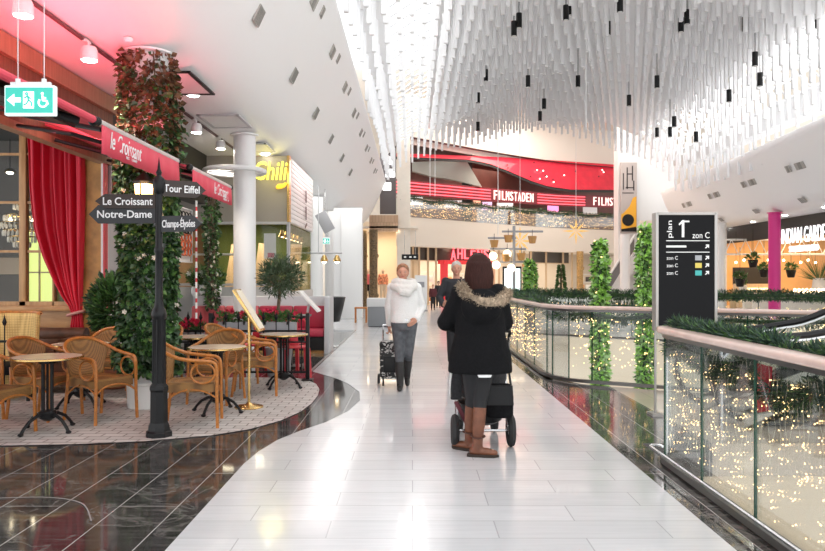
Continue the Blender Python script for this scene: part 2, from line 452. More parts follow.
for xa, xb in ((-.75,.75),(11.9,13.4)):
    mb.add([(xa,4,vault(xa)+1.56),(xb,4,vault(xb)+1.56),(xb,39,vault(xb)+1.56),(xa,39,vault(xa)+1.56)], [(0,1,2,3)])
struct('window_skylight_glazing', mb, glass_win, 0)

# hanging white baffles under the vault
baf_m = mat('baffle_white', (.82,.82,.83), .5)
mbp = MB(); mbp.box((0,0,.62), (.10,.10,1.24)); mbp.box((0,0,-.006), (.088,.088,.012))
for p_ in (): pass
baf = mbp.build('ceiling_baffle', baf_m, smooth=0)
spots = []
zz = 9.5; row = 0
while zz < 38.6:
    xx = -1.25+(row % 2)*.0
    while xx < 14.2:
        if xx < xe(zz)+.35:
            h = vault(xx)+.13*math.sin(xx*.9+zz*.55)+.10*math.sin(zz*.8-xx*.4)+R.uniform(-.10,.10)
            px = CX+F*xx/zz; py = HY-F*(h-EYE)/zz
            if -60 < px < 900 and py > -70: spots.append((zz, xx, h))
        xx += .31
    zz += 1.05; row += 1
spots.sort()
LBL = 'square white tube baffle hanging upright in the rippling field under the atrium roof'
GRP = 'hanging white ceiling baffles'
first = True; rest = MB()
vis = [s for s in spots if 0 < CX+F*s[1]/s[0] < 825 and HY-F*(s[2]-EYE)/s[0] > 2]
near = set(id(s) for s in vis[:300])
for s in spots:
    z, x, h = s
    if id(s) in near:
        o = baf if first else baf.copy()
        if not first: COL.objects.link(o)
        first = False; o.location = (x, z, h); tag(o, LBL, 'baffle', GRP)
    else:
        rest.box((x,z,h+.62), (.10,.10,1.24))
o = rest.build('ceiling_baffle_field', baf_m, smooth=0)
tag(o, 'dense field of white tube baffles covering the far vault of the atrium ceiling', 'baffles', kind='stuff')

# black spotlights between the baffles
def atrium_spot():
    t = thing('ceiling_spotlight', 'x', 'spotlight')
    mb = MB(); mb.cyl((0,0,0),(0,0,.42),.085,n=12); mb.build('housing', black, t)
    mb = MB(); mb.cyl((0,0,.42),(0,0,1.6),.012,n=6); mb.build('stem', black, t)
    mb = MB(); mb.cyl((0,0,-.012),(0,0,-.002),.07,n=12); mb.build('lens', mat('spot_lens', (.7,.7,.7), .2), t)
    return t
sp0 = None
sp_px = [(514,32,21),(519,24,21),(566,16,21),(571,11,21.5),(681,28,22),(687,20,22),(620,8,20),(608,31,23),(486,77,27),(444,48,25),(478,99,30),(478,127,34),(528,83,27),(578,83,27),(544,105,30),(540,117,32),(657,84,25),(629,102,28),(674,123,29),(670,133,31),(657,133,33),(696,138,30),(729,98,25),(745,27,22),(746,20,22.5),(755,62,22),(760,82,23),(818,24,21)]
whr = ['leftmost pair above the gallery','beside the leftmost pair','left of the central cable','just right of the central cable pair','beside the right skylight','upper right of the central field','top centre of the frame']
for i, (px, py, z) in enumerate(sp_px):
    p = at(px, py+4, z); rowt = 'front' if py < 40 else 'middle' if py < 95 else 'rear'
    side = ['far left','left of centre','centre','right of centre','far right'][min(4, int((px-430)/80))]
    lab = f'black cylinder spotlight among white baffles, {rowt} row, {side} of the atrium field'
    if sp0 is None: sp0 = atrium_spot(); o = sp0; o.location = p
    else: o = dup(sp0, p)
    o['label'] = lab; o['group'] = f'black atrium spotlights, {rowt} row {side}'

# ================================================================ end walls of the atrium
mb = MB(); mb.box((5,56,6), (60,.3,14)); struct('wall_back', mb, cream)
mb = MB(); mb.box((5,48,11.9), (60,24,.2)); struct('ceiling_far', mb, mat('cream_ceiling', (.86,.80,.72), .6))
mb = MB(); mb.box((14.4,45.2,5.4), (3.6,1.0,12.6)); struct('wall_right_block', mb, white)
mb = MB(); mb.box((14.25,44.62,1.9), (.95,.2,4.3)); struct('door_dark_opening', mb, dark)
mb = MB(); mb.box((-2.25,27.2,2.06), (.78,.5,4.12), b=.02); mb.box((-2.75,27.2,2.06), (.35,.3,4.12)); struct('wall_left_pier', mb, white)
mb = MB(); mb.box((-.46,38.6,4.5), (.70,.7,9)); struct('wall_left_pillar', mb, cream)
mb = MB(); mb.box((-8,33,2), (.2,26,4.2)); struct('wall_left_far', mb, white)
mb = MB(); mb.box((27,28,3), (.2,56,6)); struct('wall_right_far', mb, cream)

# ================================================================ daylight over the glazed strips, and added fill lamps
lamp('daylight_left_skylight', 'AREA', (0,21,10.4), 700, (1,.98,.97), 1.4, (0,0,0), 34)
lamp('daylight_right_skylight', 'AREA', (12.4,23,9.2), 900, (1,.98,.97), 1.5, (0,0,0), 30)
lamp('far_end_fill', 'AREA', (6,43,11.6), 800, (1,.93,.84), 14, (0,0,0), 6)  # added fill under the closed far ceiling, no skylight there
lamp('passage_fill', 'AREA', (-2.6,24,4.08), 110, (1,.97,.93), 1.6, (0,0,0), 16)  # added broad fill that brightens the dim left passage, no fixture
lamp('lower_storey_fill', 'AREA', (5.5,3.2,-.35), 160, (1,.88,.70), 3, (-.9,0,0))  # added warm fill to brighten the near well, no fixture
lamp('lower_storey_fill', 'AREA', (6,15,-1.2), 160, (1,.90,.74), 4)  # added warm fill for the second well, likewise without a fixture
# ================================================================ the red cafe on the left: facade, awnings, terrace
# --- facade: board fascia over the terrace, window wall below it
mb = MB(); mb.box((-4.50,8.65,3.62), (.30,3.9,.80)); f1 = struct('wall_fascia', mb, wood_v)
mb = MB(); mb.box((-4.47,8.65,3.98), (.36,3.9,.22)); mb.box((-4.40,8.65,3.17), (.14,3.9,.09)); struct('trim_fascia', mb, wood_mat('fascia_trim_wood', (.26,.15,.085), (.36,.22,.13), (8,8,.6), .5))
red_dark = mat('wine_red_boards', (.14,.025,.02), .5, var=.2, scale=5)
mb = MB(); mb.box((-5.75,8.65,4.08), (2.3,3.9,.06)); struct('ceiling_canopy', mb, red_dark)
# window wall facing the terrace
WZ = 10.45
mb = MB()
mb.box((-5.85,WZ+.05,.53), (2.75,.12,1.06)); mb.box((-5.85,WZ-.03,1.07), (2.75,.2,.07), b=.01)
for x in (-6.9,-6.2,-5.45,-4.75): mb.box((x,WZ-.02,.55), (.09,.06,.98), b=.008)
mb.box((-5.85,WZ-.02,.10), (2.75,.07,.2), b=.01)
struct('wall_cafe_front', mb, wood_mat('panel_wood', (.42,.21,.08), (.58,.33,.14), (1.2,6,6), .4))
mb = MB()
for x, wd in ((-5.56,.10),(-6.75,.1),(-5.12,.035)):
    mb.box((x,WZ,2.55), (wd,.1,2.9), b=.008)
for h in (1.88,2.58,3.27): mb.box((-5.9,WZ,h), (2.6,.045,.035))
mb.box((-5.85,WZ,1.13), (2.7,.1,.07)); struct('window_cafe_frame', mb, wood_o)
mb = MB(); mb.box((-5.85,WZ+.03,2.55), (2.7,.012,2.9)); struct('window_cafe_glass', mb, glass_win)
mb = MB(); mb.box((-4.55,WZ,2.0), (.26,.14,4.0)); struct('wall_pilaster', mb, wood_gold)
mb = MB(); mb.box((-4.40,WZ-.02,1.65), (.035,.16,3.3)); struct('trim_pilaster_white', mb, white)
mb = MB(); mb.box((-4.374,WZ-.05,1.65), (.018,.12,3.3)); struct('trim_pilaster_red', mb, red_paint)
# interior behind the window
mb = MB(); mb.box((-6.4,13.2,2.1), (4.2,.1,4.2)); struct('wall_cafe_back', mb, taupe)
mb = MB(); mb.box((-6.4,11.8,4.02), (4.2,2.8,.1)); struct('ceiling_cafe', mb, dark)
mb = MB(); mb.box((-8.4,11.8,2.1), (.1,2.8,4.2)); struct('wall_cafe_left', mb, taupe)
t = thing('lit_panel', 'pale green lit inner window low behind the red curtain', 'window', (xat(39,13),13.05,1.25))
mb = MB(); mb.box((0,0,.35), (.55,.02,1.5)); mb.build('pane', glow('green_glow', (.62,.70,.22), .9), t)
mb = MB()
for x in (-.28,0,.28): mb.box((x,-.03,.35), (.025,.03,1.5))
for h in (-.4,.35,1.1): mb.box((0,-.03,h), (.58,.03,.025))
mb.build('frame', wood_b, t)
o = MB().box((0,0,0), (.42,.02,.3), b=.01).build('wall_picture', mat('pale_picture', (.62,.48,.36), .5), loc=at(9,266,13.1)); tag(o, 'small pale picture on the dark back wall behind the cafe window', 'picture')
# chandelier
c = at(22,226,11.7)
t = thing('crystal_chandelier', 'tiered crystal chandelier hanging behind the wooden cafe window', 'chandelier', c)
cry = mat('crystal', (.85,.8,.72), .08, spec=1.0)
mb = MB()
for k, (r, h) in enumerate(((.12,.30),(.26,.12),(.33,0),(.27,-.12),(.2,-.22),(.12,-.30))):
    m_ = int(8+r*60)
    for j in range(m_):
        a = 2*PI*j/m_; mb.ball((r*math.cos(a), r*math.sin(a), h), (.018,.018,.05), 6, 4)
mb.build('crystal_drops', cry, t)
mb = MB()
for r, h in ((.12,.34),(.26,.17),(.33,.05),(.27,-.07),(.2,-.17),(.12,-.26)): mb.tube(arc((0,0,h), r, 0, 2*PI*15/16, 15, 'xy'), .008, 5, closed=True)
mb.cyl((0,0,-.3),(0,0,1.6),.012,n=6); mb.build('frame', gold, t)
mb = MB()
for j in range(6):
    a = 2*PI*j/6; mb.ball((.18*math.cos(a),.18*math.sin(a),.1), .028, 8, 6)
mb.build('bulbs', glow('chand_bulb', (1,.85,.6), 12, sample=False), t)
t = thing('dome_pendant_lamp', 'small dome pendant lamp behind the upper cafe window panes', 'lamp', at(10,172,12.2))
mb = MB(); mb.lathe([(.0,.06),(.06,.055),(.1,0),(.09,-.01)], n=16); mb.build('shade', gold, t)
mb = MB(); mb.ball((0,0,0), (.06,.06,.04), 10, 6); mb.build('bulb', lampface, t)
mb = MB(); mb.cyl((0,0,.05),(0,0,.55),.008,n=5); mb.build('cord', black, t)

# --- red curtain, tied back
def curtain():
    t = thing('velvet_curtain', 'tall red velvet curtain tied back beside the cafe window', 'curtain', (-5.0,10.3,0))
    H = 3.85; nz, nx = 40, 120; mb = MB(); vs = []; fs = []
    for k in range(nz+1):
        v = k/nz; z = H*(1-v)+.62*v
        # left and right border of the cloth (metres, from the photograph's outline)
        zz = [3.85,2.8,2.2,1.8,1.45,1.25,1.08,.95,.62]; lx = [-.47,-.43,-.36,-.24,-.09,.02,.16,.19,.14]; rx = [.36,.36,.355,.35,.34,.335,.33,.33,.36]
        for i in range(len(zz)-1):
            if zz[i] >= z >= zz[i+1]:
                u = (zz[i]-z)/(zz[i]-zz[i+1]); l = lx[i]+(lx[i+1]-lx[i])*u; r = rx[i]+(rx[i+1]-rx[i])*u; break
        w = r-l; amp = .055*min(1, .35+w)
        for j in range(nx+1):
            s = j/nx; x = l+w*s
            y = amp*math.sin(s*2*PI*5.0+.5)+.4*amp*math.sin(s*2*PI*11+v*2)+.015*math.sin(v*9+s*5)
            vs.append((x, y, z))
    for k in range(nz):
        for j in range(nx):
            a = k*(nx+1)+j; fs.append((a,a+1,a+nx+2,a+nx+1))
    mb.add(vs, fs); o = mb.build('cloth', red_v, t, smooth=180)
    md = o.modifiers.new('s','SOLIDIFY'); md.thickness = .006
    mb = MB(); mb.tube([Vector((.245+.11*math.cos(a), .07*math.sin(a), 1.0+.03*math.cos(a))) for a in [2*PI*i/20 for i in range(20)]], .02, 8, closed=True); mb.build('tieback', mat('pink_tieback', (.62,.30,.26), .6), t)
curtain()

# --- awnings
def awning(name, label, y0, y1, drop=True):
    t = thing(name, label, 'awning', (0,0,0))
    X, Hh = -2.62, 2.80
    mb = MB(); mb.prism([(-4.34,3.30),(-2.65,2.80),(-2.62,2.82),(-4.34,3.33)], (0,y0,0), (1,0,0), (0,0,1), (0,y1-y0,0)); mb.build('canopy', red_aw, t)
    mb = MB(); mb.tube([(X,y0-.02,Hh),(X,y1+.02,Hh)], .03, 10); mb.build('front_bar', mat('silver_bar', (.62,.58,.56), .35, .4), t)
    n_ = 24; vs = []; fs = []
    for i in range(n_+1):
        y = y0+(y1-y0)*i/n_; wv = .008*math.sin(i*1.9)
        vs += [(X+.02+wv*.3, y, Hh-.02), (X+.022+wv, y, Hh-.14), (X+.02+wv*1.6, y, Hh-.26)]
    for i in range(n_):
        for k in range(2): fs.append((i*3+k, i*3+3+k, i*3+4+k, i*3+1+k))
    mb = MB(); mb.add(vs, fs); o = mb.build('valance', red_aw, t, smooth=180); md = o.modifiers.new('s','SOLIDIFY'); md.thickness = .005
    for y in (y0-.04, y1+.04): mb = MB(); mb.ball((X,y,Hh), (.042,.03,.042), 12, 8); mb.build('end_cap', black, t)
    for ya, yb in ((y0+.15,y0+.6),(y1-.15,y1-.6)):
        mb = MB(); mb.tube([(-4.3,ya,3.16),(-3.5,yb,2.98),(-2.66,ya,2.77)], .022, 6); mb.build('folding_arm', black, t)
    return t
aw = awning('awning', 'red awning with white script, nearer one before the ivy column', 6.10, 8.10)
text('lettering', 'le Croissant', .2, letter_w, aw, (-2.59,6.62,2.685), (PI/2,0,PI/2), .002, fit=.72, fith=.15, shear=.3)
text('lettering', 'RESTAURANT', .05, letter_w, aw, (-2.59,6.74,2.59), (PI/2,0,PI/2), .002, fit=.26, fith=.025)
aw2 = awning('awning', 'red awning with white script, farther one beside the white column', 8.62, 10.45)
text('lettering', 'le Croissant', .2, letter_w, aw2, (-2.59,9.9,2.68), (PI/2,0,PI/2), .002, fit=.72, fith=.15, shear=.3)
text('lettering', 'RESTAURANT', .05, letter_w, aw2, (-2.59,10.15,2.585), (PI/2,0,PI/2), .002, fit=.28, fith=.028)
t = thing('rolled_awning', 'rolled-in red awning on black arms under the board fascia', 'awning', (0,0,0))
mb = MB(); mb.tube([(-2.62,3.6,2.80),(-2.62,5.98,2.80)], .033, 10); mb.build('front_bar', red_aw, t)
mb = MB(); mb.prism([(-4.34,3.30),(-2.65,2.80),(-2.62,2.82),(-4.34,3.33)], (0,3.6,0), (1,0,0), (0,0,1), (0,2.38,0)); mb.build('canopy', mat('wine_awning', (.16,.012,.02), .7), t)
mb = MB(); mb.ball((-2.62,6.0,2.79), (.045,.035,.045), 12, 8); mb.build('end_cap', black, t)
for ya, yb in ((3.8,4.6),(5.85,5.0)):
    mb = MB(); mb.tube([(-4.3,ya,3.16),(-3.5,yb,2.95),(-2.68,ya,2.76)], .035, 8); mb.build('folding_arm', black, t)
mb = MB(); mb.box((-3.05,4.8,2.84), (.6,2.36,.05), M=Matrix.Rotation(.285,3,'Y')); mb.build('roller_box', black, t)

# --- side facade behind the ivy column (plane x = -4.4)
mb = MB(); mb.box((-4.55,13.05,3.6), (.3,5.1,1.05)); struct('wall_side_fascia', mb, dark)
mb = MB(); mb.box((-4.52,11.15,1.6), (.2,1.2,3.2)); struct('wall_mirror_pier', mb, mat('pale_pier', (.55,.53,.52), .25))
mb = MB(); mb.box((-4.5,12.8,1.6), (.16,1.9,3.2)); struct('wall_brown_boards', mb, mat('dark_brown_boards', (.06,.035,.025), .5, var=.2))
def lattice(name, label, y, z0, col1, col2, w_=.5):
    t = thing(name, label, 'screen', (-4.36,y,z0))
    for part, m_, a in (('black_ring_tiles', black, .0), ('orange_ring_tiles', col2, -.42)):
        mb = MB()
        for i in range(4):
            for j in range(3):
                yy = -w_/2+w_*(i+.5)/4; zz_ = a+.14*j
                mb.tube([(0, yy+w_*.122*math.cos(q), zz_+.068*math.sin(q)) for q in [2*PI*k/10 for k in range(10)]], .014, 5, closed=True)
        mb.build(part, m_, t)
    mb = MB(); mb.box((.0,-w_/2-.02,-.1), (.03,.025,1.0)); mb.box((0,w_/2+.02,-.1), (.03,.025,1.0)); mb.box((0,0,.41), (.03,w_+.06,.025)); mb.box((0,0,-.61), (.03,w_+.06,.025)); mb.build('frame', midgrey, t)
    mb = MB(); mb.box((-.035,0,-.1), (.02,w_,1.0)); mb.build('backing', mat('pale_backing', (.6,.56,.54), .5), t)
lattice('tile_screen', 'ring tile screen, black over orange, left of the ivy column', 10.80, 2.98, black, mat('orange_tile', (.62,.12,.04), .5), .5)
lattice('tile_screen', 'ring tile screen, black over orange, right of the ivy column behind the signpost', 14.0, 2.42, black, mat('orange_tile_far', (.62,.12,.04), .5), .8)
t = thing('striped_post', 'slim red and white striped post right of the ivy column', 'post', (-4.25,14.35,0))
mb = MB(); mb.cyl((0,0,0),(0,0,3.0),.02,n=12); mb.build('shaft', red_paint, t)
mb = MB()
for k in range(15): mb.lathe([(0.021,.1+k*.2),(0.021,.22+k*.2)], n=12)
mb.build('white_bands', white, t)

# --- columns along the terrace
def column(label, y, r=.2, h=4.12, x=-3.07, m=white):
    t = thing('round_column', label, 'column', (x,y,0))
    mb = MB(); mb.cyl((0,0,0),(0,0,h),r,n=28); mb.build('shaft', m, t)
    mb = MB(); mb.lathe([(r+.02,h-.04),(r+.06,h-.025),(r+.06,h-.004)], n=28); mb.build('collar', m, t)
    return t
column('white round column inside the ivy, pale at its top', 8.5, .22)
ringcol = column('white round column with a ring lamp behind the gold menu stand', 13.35)
column('white round column just beyond the corner of the yellow sign shop', 23.4)
column('white round column, second beyond the corner of the yellow sign shop', 28.4, x=-3.2)
column('white round column, farthest along the left passage', 33.4, x=-3.3)
mb = MB(); mb.tube(arc((-.17,-.02,3.45), .53, 0, 2*PI*31/32, 31, 'xy'), .045, 8, closed=True); mb.tube([(-.70,0,3.45),(-.19,0,3.45)], .02, 6); mb.tube([(.36,0,3.45),(.19,0,3.45)], .02, 6)
rl = mb.build('ring_lamp', white, ringcol); rl['label'] = 'white ring lamp round the column'

# --- ivy around the first column
def ivy(label, x, y, h0, h1, r, n, mats, bulge=.12, flowers=40, size=.10, name='ivy_column_planting'):
    t = thing(name, label, 'climbing plant', (x,y,0))
    groups = [MB() for _ in mats]; st = MB()
    for s_ in range(14):
        a = 2*PI*s_/14; pts = []
        for k in range(18):
            a += R.uniform(-.25,.25); z = h0+(h1-h0)*k/17; rr = r*.75+R.uniform(0,.06); pts.append((rr*math.cos(a), rr*math.sin(a), z))
        st.tube(pts, .009, 4)
    for i in range(n):
        z = h0+(h1-h0)*R.random(); a = R.uniform(0, 2*PI)
        lump = bulge*(.5+.5*math.sin(a*3+z*4.1))*(.6+.4*math.sin(z*2.3+1))
        if R.random() < .0: continue
        rr = r+R.random()**1.5*(lump+.06)
        thin = (z-h1+.45)/.45
        if thin > 0 and R.random() < thin*.75: continue
        p = Vector((rr*math.cos(a), rr*math.sin(a), z)); out = Vector((math.cos(a), math.sin(a), 0))
        d = out*R.uniform(.2,1)+Vector((R.uniform(-.6,.6),R.uniform(-.6,.6),R.uniform(-1,.3)))
        kk = R.random(); f = (z-h0)/(h1-h0)
        idx = 1 if kk < .38 else 0
        if len(mats) > 2 and f > .62 and R.random() < (f-.55)*2.1: idx = 2
        s_ = size*R.uniform(.7,1.25)
        groups[idx].leaf(p, d, s_, s_*.8, nrm=out+Vector((R.uniform(-.5,.5),R.uniform(-.5,.5),R.uniform(0,.7))))
    nm = ['dark_leaves','green_leaves','reddish_leaves']
    for g, m_, q in zip(groups, mats, nm):
        if g.f: g.build(q, m_, t, smooth=0)
    st.build('stems', bark, t)
    if flowers:
        fl = MB()
        for i in range(flowers):
            z = R.uniform(h0,h1*.75); a = R.uniform(PI, 2*PI); p = Vector(((r+bulge)*math.cos(a), (r+bulge)*math.sin(a), z))
            for k in range(5): fl.leaf(p, Vector((math.cos(a),math.sin(a),0))*.5+Vector((math.cos(k*1.26),0,math.sin(k*1.26))), .035, .03)
        fl.build('blossoms', mat('pale_blossom', (.75,.7,.6), .6), t, smooth=0)
    return t
ivy('thick green ivy wrapped round the first terrace column up to the ceiling', -3.07, 8.5, .40, 4.08, .23, 10500, [leaf_d, leaf_m, leaf_r], .10, 30, .082)
t = thing('plant_pot', 'white round pot at the foot of the ivy column', 'pot', (-3.07,8.5,0.008))
mb = MB(); mb.lathe([(.23,0),(.235,.02),(.245,.26),(.26,.27),(.26,.30),(.24,.30),(.235,.26)], n=28); mb.build('pot_wall', ceramic, t)
mb = MB(); mb.lathe([(.22,.27),(.24,.27)], n=28); mb.build('soil', mat('soil', (.04,.03,.02), .9), t)
ivy('narrow strand of ivy hanging on the facade right of the signpost', -4.05, 14.7, .9, 3.2, .06, 900, [leaf_d, leaf_m], .08, 20, .09, name='ivy_strand')
ivy('narrow strand of ivy on the pale pier left of the ivy column', -4.3, 11.35, 1.2, 2.6, .05, 500, [leaf_d, leaf_m], .06, 0, .09, name='ivy_strand')

# --- wall lantern glowing in the ivy
t = thing('wall_lantern', 'glowing lantern fixed in the ivy left of the signpost', 'lantern', at(144,190,8.1))
mb = MB(); mb.lathe([(.03,-.14),(.09,-.1),(.11,.06),(.09,.1),(.02,.16)], n=8); mb.build('glass_body', glow('lantern_glow', (1,.55,.22), 5), t)
mb = MB(); mb.lathe([(.12,.06),(.125,.09),(.03,.18),(.0,.22)], n=8); mb.lathe([(.1,-.12),(.03,-.17),(0,-.18)], n=8)
for k in range(4): mb.cyl((.1*math.cos(k*PI/2),.1*math.sin(k*PI/2),-.12),(.11*math.cos(k*PI/2),.11*math.sin(k*PI/2),.08),.008,n=5)
mb.tube([(0,.0,.2),(0,.1,.26),(0,.3,.24)], .014, 6); mb.build('bracket_cage', black, t)
lamp('lantern_light', 'POINT', at(144,190,7.9), 9, (1,.6,.28), .08)

# --- signpost
SP = at(159,430,6.9); SP = Vector((SP.x, 6.9, .008))
t = thing('signpost', 'black cast-iron signpost with four direction boards on the cobbles', 'signpost', SP)
mb = MB()
mb.lathe([(.125,0.0),(.125,.04),(.105,.055),(.10,.10),(.085,.13),(.082,.42),(.09,.44),(.088,.47),(.065,.50)], n=8, a0=PI/8)
mb.build('base', black, t, smooth=20)
mb = MB(); mb.lathe([(.062,.48),(.058,1.1),(.07,1.12),(.072,1.16),(.06,1.19),(.045,1.22),(.036,1.28),(.034,1.72),(.044,1.74),(.044,1.77),(.032,1.79),(.03,2.32)], n=16)
for k in range(8):
    a = 2*PI*k/8; mb.cyl((.06*math.cos(a),.06*math.sin(a),.5),(.056*math.cos(a),.056*math.sin(a),1.1),.008,n=5)
mb.build('pole', black, t, smooth=40)
mb = MB(); mb.lathe([(.03,2.28),(.045,2.30),(.055,2.34),(.06,2.38),(.05,2.43),(.02,2.46),(.028,2.49),(.015,2.52),(.008,2.58),(0,2.64)], n=16); mb.build('finial', black, t)
signm = mat('sign_board_grey', (.018,.019,.022), .45); signb = mat('sign_board_brown', (.028,.015,.011), .45)
def board(label, txt, a, z, L, h, m_, left=True, x0=.03):
    """board leaving the pole at heading a (radians), arrow tip outward"""
    e = thing('tmp', 'x', 'x'); bpy.data.objects.remove(e)
    s = -1 if left else 1
    mb = MB(); mb.prism([(s*x0,-h/2),(s*(L-.09),-h/2),(s*L,0),(s*(L-.09),h/2),(s*x0,h/2)], (0,-.012,0), (1,0,0), (0,0,1), (0,.024,0))
    o = mb.build('direction_board', m_, t, (0,0,z), a, smooth=0); o['label'] = label
    text('lettering', txt, .1, letter_w, o, (s*(L-.05+x0)/2-s*.0, -.0145, 0), (PI/2,0,0), .002, fit=(L-x0)*.82, bold=.0012)
board('brown arrow board reading Le Croissant', 'Le Croissant', .05, 2.215, .59, .135, signb, True)
board('grey arrow board reading Notre-Dame', 'Notre-Dame', -.02, 2.095, .665, .175, signm, True)
board('brown arrow board reading Tour Eiffel', 'Tour Eiffel', .55, 2.345, .44, .155, signb, False)
board('grey arrow board reading Champs-Élysées', 'Champs-Élysées', -.28, 2.0, .46, .15, signm, False)

# --- hanging exit sign
def exit_sign(label, p, w_, h_, wires):
    t = thing('exit_sign', label, 'exit sign', p)
    mb = MB(); mb.box((0,0,0), (w_,.035,h_), b=.006); mb.build('casing', mat('sign_white', (.8,.85,.84), .4, emit=(.8,1,.97), es=.5), t)
    teal = glow('exit_teal', (.04,.45,.36), .38); wl = glow('exit_white', (1,1,1), .7)
    mb = MB(); mb.box((0,-.020,0), (w_*.93,.006,h_*.84)); mb.build('green_face', teal, t)
    mb = MB(); u = w_/.35; o = (0,-.024,0); e = (0,-.003,0); X = (u,0,0); Z = (0,0,u)
    mb.prism([(-.15,0),(-.10,.042),(-.10,.016),(-.055,.016),(-.055,-.016),(-.10,-.016),(-.10,-.042)], o, X, Z, e)
    mb.prism([(-.038,-.058),(.035,-.058),(.035,.058),(-.038,.058)], o, X, Z, e); mb.build('arrow_and_doorway', wl, t, smooth=0)
    mb = MB(); o2 = (0,-.028,0)
    mb.tube([Vector((u*(-.012+.008*math.cos(q)), -.029, u*(.042+.008*math.sin(q)))) for q in [2*PI*k/8 for k in range(8)]], .005*u, 5, closed=True)
    for a, b in (((-.005,.03),(.0,-.002)),((0,.0),(.022,-.02)),((.022,-.02),(.02,-.045)),((0,-.002),(-.014,-.028)),((-.014,-.028),(-.032,-.034)),((-.005,.026),(-.03,.012)),((-.004,.026),(.016,.006))):
        mb.tube([(u*a[0],-.029,u*a[1]),(u*b[0],-.029,u*b[1])], .0055*u, 5)
    mb.build('running_figure', teal, t)
    mb = MB(); mb.tube([Vector((u*(.098+.030*math.cos(q)), -.026, u*(-.018+.030*math.sin(q)))) for q in [PI*.75+PI*1.35*k/14 for k in range(15)]], .006*u, 5)
    for a, b in (((.095,.03),(.098,-.005)),((.098,-.005),(.122,-.005)),((.122,-.005),(.134,-.03)),((.097,.016),(.118,.012))): mb.tube([(u*a[0],-.026,u*a[1]),(u*b[0],-.026,u*b[1])], .006*u, 5)
    mb.ball((u*.094,-.026,u*.044), (.010*u,.004,.010*u), 8, 6); mb.build('wheelchair_symbol', wl, t)
    mb = MB(); mb.box((0,0,h_/2+.012), (w_*.8,.02,.02), b=.004)
    for x in (-w_*.26, w_*.26): mb.cyl((x,0,h_/2),(x,0,h_/2+.04),.014,n=8)
    mb.build('mounting_bar', white, t)
    mb = MB()
    for x in (-w_*.26, w_*.26): mb.cyl((x,0,h_/2+.03),(x,0,wires),.003,n=5)
    mb.build('hanging_wire', chrome, t)
exit_sign('green emergency exit sign with arrow hanging over the terrace', at(31,101,4.2), .29, .172, 1.6)
exit_sign('small distant green exit sign hanging beyond the white columns', at(325,241,26), .34, .22, 1.25)

# --- track with spotlights
t = thing('lighting_track', 'black ceiling track running along the terrace', 'track', (-3.57,0,4.10))
mb = MB(); mb.box((0,9.5,-.012), (.035,12.5,.03)); mb.build('rail', mat('track_brown', (.10,.05,.05), .5), t)
def track_spot(label, y, x=-3.52):
    t = thing('track_spotlight', label, 'spotlight', (x,y,3.93))
    mb = MB(); mb.lathe([(.0,.09),(.07,.085),(.085,.05),(.088,-.06),(.08,-.06)], n=18); mb.build('housing', white, t)
    mb = MB(); mb.lathe([(0,-.064),(.078,-.064)], n=18); mb.build('lens', lampface, t)
    mb = MB(); mb.cyl((0,0,.08),(-.02,0,.165),.012,n=6); mb.box((-.03,0,.145), (.05,.12,.03)); mb.build('bracket', white, t)
    return (x, y, 3.85)
for lab, y in (('white track spotlight nearest the camera above the exit sign',6.6),('white track spotlight above the board fascia, second nearest',7.95),('white track spotlight just right of the ivy column',11.9),('white track spotlight left of the round column with the ring lamp',13.4)):
    p = track_spot(lab, y); lamp('track_light', 'SPOT', p, 170, (1,.9,.78), .06, (0.25,.1,0), spot=1.5)
for lab, px, py in (('small downlight in the soffit right of the ivy column',193,96),('small downlight in the soffit above the yellow sign',265,155),('small downlight in the soffit beyond the shop corner',308,196)):
    y = 2.6*F/(HY-py); o = MB().lathe([(0,-.012),(.07,-.012),(.085,0)], n=18).build('recessed_downlight', [lampface], loc=(xat(px,y), y, 4.108)); tag(o, lab, 'downlight')
# ceiling hatches
def hatch(label, xa, xb, ya, yb, m_, blk=False):
    t = thing('ceiling_hatch', label, 'hatch', ((xa+xb)/2,(ya+yb)/2,4.12))
    wx, wy = xb-xa, yb-ya
    mb = MB(); mb.box((0,0,-.008), (wx-.06,wy-.06,.01)); mb.build('panel', m_, t)
    mb = MB()
    for sx in (-1,1): mb.box((sx*wx/2,0,-.012), (.05,wy+.05,.022))
    for sy in (-1,1): mb.box((0,sy*wy/2,-.012), (wx,.05,.022))
    mb.build('frame', black if blk else midgrey, t)
hatch('dark square recess in the soffit right of the ivy column', -3.5, -2.83, 9.25, 10.35, white, True)
hatch('pale square hatch in the soffit before the yellow sign shop', -3.44, -2.8, 11.7, 12.65, white)
hatch('pale square hatch in the soffit above the yellow sign', -3.4, -2.86, 14.2, 15.1, white)
t = thing('smoke_detector', 'small smoke detector on the pink lit soffit', 'detector', at(128,38,7.95)); t.location.z = 4.1
mb = MB(); mb.lathe([(.05,.015),(.05,-.01),(.03,-.03),(.0,-.032)], n=14); mb.build('sensor_body', white, t)

# --- red light line washing the soffit from the top of the awnings
t = thing('flood_bar', 'red flood light bar fixed over the rolled awning', 'light bar', (-4.0,6.9,3.365))
mb = MB(); mb.box((0,0,0), (.10,3.6,.05)); mb.build('channel', black, t)
mb = MB(); mb.box((0.01,0,.028), (.07,3.5,.008)); mb.build('diffuser', glow('red_led', (1,.05,.09), 5, sample=False), t)
lamp('red_wash', 'AREA', (-3.3,7.7,3.12), 40, (1,.17,.23), 1.0, (PI,-.25,0), 3.6)
